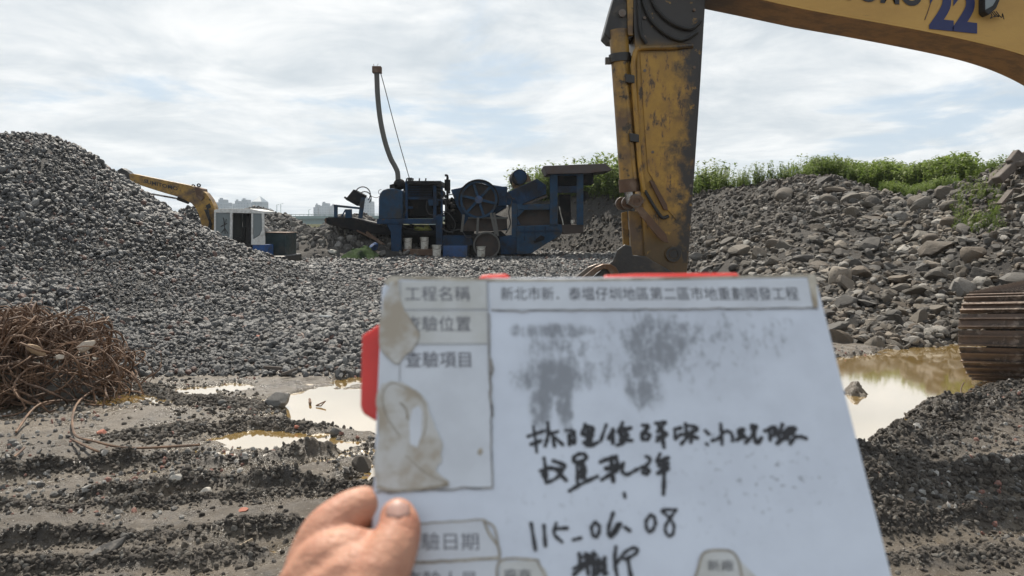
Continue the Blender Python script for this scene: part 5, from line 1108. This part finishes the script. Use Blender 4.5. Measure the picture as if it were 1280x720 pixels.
# ================================================================ THE HAND
def H(u, v, off=0.0):
    x, y = bl(u, v); return bw(x, y, off)
def capsules(chains, seg=14):
    bm = bmesh.new()
    for ch in chains:
        pts = smoothpath([c[0] for c in ch], 5); rr = np.interp(np.linspace(0, 1, len(pts)), np.linspace(0, 1, len(ch)), [c[1] for c in ch])
        m = MB(); m.tube(pts, list(rr), seg); m.ball(pts[0], rr[0], 8); m.ball(pts[-1], rr[-1], 8)
        vv = [bm.verts.new(x) for x in m.v]
        for f in m.f:
            try: bm.faces.new([vv[i] for i in f])
            except ValueError: pass
    bmesh.ops.recalc_face_normals(bm, faces=bm.faces); return bm
wrist = (H(395, 900, .012), .029)
chains = [
    # forearm and palm
    [(H(330, 1500, .05), .043), (H(360, 1200, .03), .037), wrist, (H(405, 820, .010), .030)],
    [wrist, (H(392, 780, .010), .027), (H(398, 716, .004), .0180)],
    [wrist, (H(430, 800, -.008), .026), (H(432, 745, -.014), .0175)],
    [wrist, (H(450, 830, -.015), .023), (H(446, 800, -.020), .016)],
    [(H(392, 780, .010), .026), (H(420, 790, .0), .026), (H(440, 820, -.008), .023)],
    # index finger: from its knuckle up and round behind the board
    [(H(396, 712, .004), .0180), (H(412, 668, .002), .0165), (H(446, 634, -.006), .0135), (H(478, 628, -.017), .0118), (H(530, 636, -.0195), .0105), (H(566, 644, -.019), .009)],
    [(H(430, 742, -.012), .0170), (H(455, 704, -.019), .0135), (H(500, 690, -.0215), .0118), (H(560, 694, -.0205), .0105), (H(594, 698, -.0195), .009)],
    [(H(442, 790, -.016), .0160), (H(468, 760, -.0215), .0130), (H(520, 748, -.0215), .0112), (H(570, 750, -.0200), .0100), (H(600, 752, -.0190), .0088)],
    [(H(448, 830, -.016), .0145), (H(480, 812, -.0200), .0115), (H(525, 802, -.0200), .0098), (H(566, 804, -.0180), .0082)],
    # thumb: thick base, bent joint, tip pressed on the board's face
    [(H(400, 870, .018), .0240), (H(436, 800, .024), .0225), (H(470, 750, .027), .0185), (H(492, 708, .0235), .0152), (H(501, 680, .0175), .0134), (H(503, 662, .0140), .0126), (H(501, 651, .0120), .0110)],
    # web of skin between thumb and index finger
    [(H(398, 742, .012), .0215), (H(418, 712, .014), .0200), (H(446, 694, .013), .0150), (H(462, 690, .012), .0110)],
    [(H(420, 760, .018), .0240), (H(450, 730, .020), .0200), (H(474, 712, .019), .0150)],
]
bmh = capsules(chains); hme = bpy.data.meshes.new('hand'); bmh.to_mesh(hme); bmh.free()
hand = bpy.data.objects.new('person', hme); scene.collection.objects.link(hand)
rm = hand.modifiers.new('remesh', 'REMESH'); rm.mode = 'VOXEL'; rm.voxel_size = .0016
sm_ = hand.modifiers.new('smooth', 'SMOOTH'); sm_.factor = .5; sm_.iterations = 9
def skin_mat():
    m = MT('skin'); n = m.noise(55, 5, .6); n2 = m.noise(300, 4, .6); n3 = m.noise(22, 3, .5)
    c = m.mix(m.ramp(n, .35, .7), (.46, .235, .155), (.37, .175, .115)); c = m.mix(m.ramp(n3, .5, .7, 0, .5), c, (.44, .18, .115))
    v = m.n('ShaderNodeTexVoronoi'); v.inputs['Scale'].default_value = 420; m.L(m.co, v.inputs['Vector'])
    wv = m.noise(75, 3, .5, vec=(.35, 1.6, 1.6)); h = m.math('ADD', m.math('MULTIPLY', v.outputs['Distance'], .5), m.math('ADD', m.math('MULTIPLY', n2, .5), m.math('MULTIPLY', wv, 2.0)))
    m.bump(h, .42, .0014)
    return m.out(c, m.ramp(n2, .3, .7, .5, .68), Subsurface_Weight=.1, Subsurface_Scale=.005, Specular_IOR_Level=.3)
mat_skin = skin_mat(); hme.materials.append(mat_skin)
dg = bpy.context.evaluated_depsgraph_get(); me2 = bpy.data.meshes.new_from_object(hand.evaluated_get(dg)); hand.modifiers.clear(); hand.data = me2; me2.name = 'hand'
me2.polygons.foreach_set('use_smooth', [True] * len(me2.polygons)); me2.materials.clear(); me2.materials.append(mat_skin)
tag(hand, 'bare left hand reaching in from below and gripping the white board by its left edge', 'person')
# thumb nail: a thin curved plate on the camera side of the thumb tip
nail_c = H(502, 655, .0148); ax_u = (H(501, 645, .0) - H(503, 668, .0045)); ax_u /= np.linalg.norm(ax_u); to_cam = CAM - nail_c; to_cam /= np.linalg.norm(to_cam)
ax_s = np.cross(ax_u, to_cam); ax_s /= np.linalg.norm(ax_s); ax_n = np.cross(ax_s, ax_u); v_ = []; f_ = []
for j in range(9):
    for i in range(9):
        s, t = (i / 8 - .5) * 2, (j / 8 - .5) * 2; wv_ = .0068 * math.sqrt(max(.05, 1 - max(0, abs(t) - .35) ** 2 * 1.9))
        ang = s * .62; v_.append(V(nail_c + ax_u * t * .0062 + ax_s * math.sin(ang) * wv_ / .58 + ax_n * (.0116 * math.cos(ang) - .0006 - .0009 * max(0, t) ** 2)))
for j in range(8):
    for i in range(8): q = j * 9 + i; f_.append((q, q + 1, q + 10, q + 9))
mat_nail = MT('fingernail').out((.40, .23, .185), .45, Subsurface_Weight=.1, Subsurface_Scale=.003)
nl = bpy.data.objects.new('thumbnail', raw_mesh('thumbnail', v_, f_, mat_nail)); scene.collection.objects.link(nl); nl.parent = hand
so = nl.modifiers.new('thickness', 'SOLIDIFY'); so.thickness = .0006
# ================================================================ SINGLE THINGS ON THE GROUND
# ---------------------------------------------------------------- tangle of rusty wire
mat_wire = MT('rusty_wire'); _c, _ = mat_wire.rnd([(.15, .085, .05)]); _n = mat_wire.noise(6, 6, .6); mat_wire = mat_wire.out(mat_wire.mix(mat_wire.ramp(_n, .35, .65), (.18, .105, .062), (.075, .045, .03)), .75)
tc0 = np.array((*G(40, 505)[:2], 0)); tc0[1] += .55; tc0[0] = (62 - 640) / 960 * tc0[1] - .45
wr = np.random.default_rng(11); m = MB()
for i in range(760):
    L = wr.uniform(.5, 2.3); n = 22; th = wr.uniform(0, 2 * math.pi); ph = wr.uniform(0, math.pi / 2)
    rad = wr.random() ** .45 * .97; p = np.array((1.22 * math.cos(th) * math.cos(ph), .95 * math.sin(th) * math.cos(ph), .74 * math.sin(ph))) * rad
    d = wr.normal(size=3); d[2] *= .4; d /= np.linalg.norm(d); kx = wr.normal(size=3) * wr.uniform(.5, 4.5); pts = []
    for j in range(n):
        pts.append(p.copy()); d = d + np.cross(kx, d) * L / n + wr.normal(size=3) * .10
        q = p / np.array((1.25, .98, .76)); rr_ = np.linalg.norm(q)
        if rr_ > .92: d -= q / rr_ * (rr_ - .9) * 3.2
        if p[2] < .03: d[2] += .35
        d /= np.linalg.norm(d); p = p + d * L / n
    m.tube([np.maximum(a, (-9, -9, .012)) + tc0 + np.array((0, 0, -.02)) for a in pts], float(wr.choice([.0035, .005, .006, .008, .010])), 5)
for pl in ([(150, 470), (100, 500), (92, 540), (120, 552), (165, 560), (250, 556)], [(20, 540), (50, 505), (100, 500)], [(88, 548), (112, 560), (132, 568)], [(130, 475), (132, 490), (136, 500)], [(30, 560), (10, 575), (-30, 580)]):
    m.tube(smoothpath([G(u, v, .03 + .05 * (k_ % 2)) for k_, (u, v) in enumerate(pl)], 6), .009, 6)
tg = m.build('wire_tangle', mat_wire, None, True, origin=V(tc0)); tag(tg, 'big tangled heap of rusty brown steel wire lying on the mud', 'wire heap')
# dark lump filling the middle of the tangle
me = rock_mesh('dark_core', 4, mat_clod, 931, 6, .7, .95, .25); o = bpy.data.objects.new('dark_core', me); scene.collection.objects.link(o); o.parent = tg; o.location = (0, .1, .10); o.scale = (.95, .65, .34)
mat_scrap = simple('tan_scrap', (.36, .25, .15), .8, dirt=(.2, .14, .09), dscale=9); mat_scrap2 = simple('pale_scrap', (.46, .40, .33), .8, dirt=(.3, .24, .18), dscale=9)
def slab(name, u, v, Y, size, rot, mat, label, cat, sub=3, seed=1, group=None):
    me = rock_mesh(name, sub, mat, seed, 8, .5, .8, .05); o = bpy.data.objects.new(name, me); scene.collection.objects.link(o)
    c = P(u, v, Y); o.location = V(c); o.scale = size; o.rotation_euler = rot; return tag(o, label, cat, group)
slab('wood_scrap', 45, 438, tc0[1] - .55, (.13, .05, .045), (.2, .5, .3), mat_scrap, 'tan scrap of wood caught on the front of the rusty wire', 'scrap', seed=941)
slab('plastic_scrap', 105, 433, tc0[1] - .35, (.11, .05, .05), (.3, -.5, .2), mat_scrap2, 'pale crumpled scrap on the upper right of the rusty wire', 'scrap', seed=942)
slab('paper_scrap', 74, 447, tc0[1] - .6, (.04, .03, .03), (.3, -.2, .2), mat_scrap2, 'smallest pale scrap, low on the front of the rusty wire', 'scrap', seed=943)
# ---------------------------------------------------------------- stones that stand alone
mat_dkrock = simple('dark_grey_boulder', (.125, .12, .112), .85, dirt=(.085, .08, .075), dscale=7, bump=.4, bscale=60); mat_green = simple('greenish_slab', (.20, .245, .215), .75, dirt=(.14, .15, .135), dscale=4)
mat_brick = simple('broken_brick', (.34, .105, .065), .85, dirt=(.2, .12, .09), dscale=20); mat_pale = simple('pale_stone', (.40, .375, .335), .8, dirt=(.25, .23, .2), dscale=8); mat_pink = simple('pinkish_stone', (.33, .25, .21), .85, dirt=(.2, .18, .16), dscale=8)
def on_ground(name, u, v, w_px, asp, mat, label, cat, seed, hf=None, h=.7, cuts=8, rz=None, group=None):
    """a stone whose middle shows at (u, v)"""
    hf = hf or ground_h; y = 6.0
    for _ in range(14):
        q = G(u, v, CAMZ - 1.6 + float(hf(np.array((u - 640) / 960 * y), np.array(y))) + .0); y = q[1] if 2 < q[1] < 45 else y
    r = w_px / 960 * y / 2; z = float(hf(np.array(q[0]), np.array(y)))
    me = rock_mesh(name, 4 if w_px > 20 else 3, mat, seed, cuts, .5, .88, .06); o = bpy.data.objects.new(name, me); scene.collection.objects.link(o)
    o.location = (float(q[0]), float(y), z + r * h * .45); o.scale = (r, r * asp, r * h); o.rotation_euler = (0, 0, rz if rz is not None else seed); return tag(o, label, cat, group)
on_ground('boulder', 347, 511, 36, .9, mat_dkrock, 'dark grey boulder sitting alone in the mud beside the left puddle', 'boulder', 11, h=.78, cuts=11, rz=.3)
on_ground('stone', 279, 506, 15, .9, mat_dkrock, 'smaller grey stone in the mud left of the lone dark boulder', 'stone', 12)
on_ground('stone', 419, 541, 18, .9, mat_dkrock, 'grey stone at the lower edge of the left puddle', 'stone', 13)
on_ground('brick_fragment', 371, 533, 9, .8, mat_brick, 'reddish brick fragment on the little island below the boulder', 'brick', 14)
on_ground('brick_fragment', 128, 541, 17, .8, mat_brick, 'reddish brick fragment in the mud right of the rusty wire', 'brick', 15, h=.4)
on_ground('stone', 222, 613, 26, .5, mat_pale, 'flat whitish stone lying on the rut, the left one of a pair', 'stone', 16, h=.4); on_ground('stone', 258, 607, 24, .6, mat_pale, 'whitish stone on the rut, the right one of a pair', 'stone', 17, h=.5)
on_ground('brick_fragment', 304, 638, 17, .8, mat_brick, 'reddish brick crumb in the smooth mud below the whitish stones', 'brick', 18, h=.35)
on_ground('stone', 15, 555, 16, .9, mat_dkrock, 'dark stone at the left below the rusty wire', 'stone', 19); on_ground('stone', 135, 470, 16, .9, mat_dkrock, 'small dark stone just right of the rusty wire', 'stone', 20)
on_ground('mud_lump', 452, 592, 34, .8, mat_clod, 'black lump of wet mud touching the hand side of the board', 'mud lump', 21, h=.8)
on_ground('stone', 1104, 466, 26, .6, mat_dkrock, 'dark stone on the small island in the right puddle', 'stone', 22, h=.55); on_ground('stone', 1083, 463, 22, .5, mat_dkrock, 'low flat stone awash beside the islet of the right puddle', 'stone', 23, h=.3)
on_ground('stone', 443, 441, 13, .9, mat_pale, 'pale stone at the gravel edge next to the red board corner', 'stone', 24, gravel_h)
on_ground('stone', 230, 342, 26, .6, mat_pale, 'whitish lump of concrete on the side of the gravel heap', 'concrete lump', 25, gravel_h, .6); on_ground('brick_fragment', 248, 384, 13, .7, mat_brick, 'reddish brick piece low on the gravel heap', 'brick', 26, gravel_h); on_ground('brick_fragment', 377, 424, 16, .6, mat_pink, 'pinkish tile fragment on the flat gravel left of the board', 'brick', 27, gravel_h); on_ground('brick_fragment', 325, 423, 12, .7, mat_brick, 'dull red brick piece near the gravel edge', 'brick', 28, gravel_h)
on_ground('stone', 299, 359, 9, .8, mat_pale, 'small pale stone on the right skirt of the gravel heap', 'stone', 29, gravel_h)
on_ground('stone', 738, 304, 17, .6, mat_pink, 'pale flat boulder between the crushing plant and the arm', 'boulder', 30, bank_h, .5); on_ground('stone', 704, 303, 12, .7, mat_pale, 'grey white stone at the right foot of the crushing plant', 'stone', 31, bank_h)
on_ground('concrete_slab', 1243, 378, 30, .55, mat_green, 'greenish flat slab on the rubble just above the crawler track', 'slab', 32, bank_h, .55, 12, .4)
on_ground('concrete_slab', 1026, 356, 44, .6, mat_pale, 'long pale block at the upper right corner of the board', 'slab', 33, bank_h, .6, 12, .2); on_ground('boulder', 1060, 328, 32, .8, mat_dkrock, 'dark squared boulder right of the long pale block', 'boulder', 34, bank_h, .8, 12); on_ground('stone', 1055, 367, 24, .8, mat_pink, 'pinkish stone below the dark squared boulder', 'stone', 35, bank_h, .7)
on_ground('stone', 1093, 379, 26, .5, mat_pink, 'tan oblong stone sloping down towards the right puddle', 'stone', 36, bank_h, .5, 9, .5); on_ground('stone', 1062, 422, 30, .6, mat_pale, 'pale stone at the waterline by the board edge', 'stone', 37, bank_h, .55); on_ground('boulder', 1084, 402, 30, .8, mat_dkrock, 'dark round boulder near the waterline', 'boulder', 38, bank_h, .8)
on_ground('concrete_slab', 1016, 262, 30, .6, mat_pale, 'pale broken slab in the middle of the rubble bank', 'slab', 39, bank_h, .6, 12); on_ground('concrete_slab', 927, 258, 14, .4, mat_pale, 'slanted pale slab on the dark soil right of the arm', 'slab', 40, bank_h, 1.1, 12, .4); on_ground('tile', 950, 258, 12, .4, simple('verdigris_tile', (.16, .26, .24), .7), 'greenish tile leaning on the dark soil right of the arm', 'tile', 41, bank_h, 1.2, 12, .7)
on_ground('boulder', 1236, 262, 24, .8, mat_dkrock, 'brown grey boulder on the upper right slope', 'boulder', 42, bank_h, .8); on_ground('brick_fragment', 1240, 308, 13, .7, mat_brick, 'red brick fragment on the right part of the rubble bank', 'brick', 43, bank_h); on_ground('brick_fragment', 1252, 312, 9, .8, mat_brick, 'smaller red brick piece right beside the red fragment on the bank', 'brick', 44, bank_h)
# stump of timber leaning out of the top of the bank
mat_wood = simple('weathered_timber', (.105, .088, .074), .85, dirt=(.09, .07, .06), dscale=5, bump=.5)
yy = 15.2; m = MB(); m.bar(P(1246, 226, yy), P(1279, 194, yy + .2), .16, .22); m.bar(P(1262, 204, yy + .1), P(1273, 190, yy + .15), .15, .17); m.bar(P(1270, 206, yy), P(1300, 196, yy + .3), .12, .2)
o = m.build('timber_stump', mat_wood, None, False, .03, origin=V(P(1250, 222, yy))); tag(o, 'grey brown broken timber stump leaning out of the top right of the bank', 'timber')
yy = 14.2; m = MB(); m.bar(P(1250, 255, yy), P(1264, 238, yy), .05, .16); o = m.build('timber_plank', mat_wood, None, origin=V(P(1250, 255, yy))); tag(o, 'flat weathered plank lying aslant below the timber stump', 'plank')
# white strip on the gravel, stick, dark slab, thin stick frame in the puddle
m = MB(); q = G(399, 395, .12); q2 = G(408, 395.5, .12); m.bar(q - np.array((.0, 0, 0)), q2 + np.array((.08, 0, 0)), .03, .02); o = m.build('plastic_strip', simple('white_plastic', (.66, .66, .64), .5), None, origin=V(q)); tag(o, 'thin white plastic strip lying on the gravel yard', 'strip')
m = MB(); a, b = G(296, 685, .012), G(316, 674, .035); m.bar(a, b, .014, .012); o = m.build('stick', simple('bleached_wood', (.34, .27, .19), .8, dirt=(.2, .15, .1), dscale=20), None, bevel=.003, origin=V(a)); tag(o, 'short bleached wooden stick lying on the smooth mud', 'stick')
def shard(name, pts, th, mat, label, cat):
    m = MB(); w = [G(u, v, z) for u, v, z in pts]; m.prism(w, (0, 0.006, -th)); o = m.build(name, mat, None, bevel=.003, origin=V(w[0])); return tag(o, label, cat)
mat_shard = simple('muddy_board', (.09, .08, .07), .6, dirt=(.03, .027, .025), dscale=12, dlo=.4, dhi=.6, bump=.5)
shard('board_fragment', [(100, 700, .03), (125, 682, .06), (158, 669, .10), (152, 680, .07), (128, 698, .03)], .015, mat_shard, 'dark muddy board fragment tilting out of the nearest rut', 'board fragment'); shard('wood_splinter', [(122, 702, .02), (150, 690, .035), (153, 693, .03), (126, 705, .02)], .012, mat_wood, 'pale wooden splinter beside the dark muddy board fragment', 'splinter')
m = MB(); zw = WATER_Z + .01; pts = [G(395, 507, zw), G(407, 501.5, zw + .03), G(401, 507.5, zw), G(395, 507, zw)]; m.tube(pts, .006, 5); m.tube([G(387, 499, zw), G(388, 504, zw + .01)], .012, 5); o = m.build('bent_wire', mat_wire, None, True, origin=V(pts[0])); tag(o, 'small bent wire triangle sticking up from the left puddle', 'wire')
m = MB(); pts = smoothpath([G(1204, 500, .02), G(1201, 488, .06), G(1205, 478, .12)], 5) ; m.tube(pts, .006, 5); m.tube(smoothpath([G(1206, 492, .04), G(1214, 489, .08), G(1222, 492, .03)], 5), .006, 5); o = m.build('bent_wire', mat_wire, None, True, origin=V(pts[0])); tag(o, 'bent rusty wire loop poking up in front of the crawler track', 'wire')
m = MB(); a, b = G(330, 459, .05), G(356, 461, .05); m.bar(a, b, .03, .02); m.bar(G(352, 468, .04), G(372, 461, .06), .025, .02); o = m.build('batten', mat_wood, None, origin=V(a)); tag(o, 'two dark wooden battens joined at the gravel edge', 'batten')
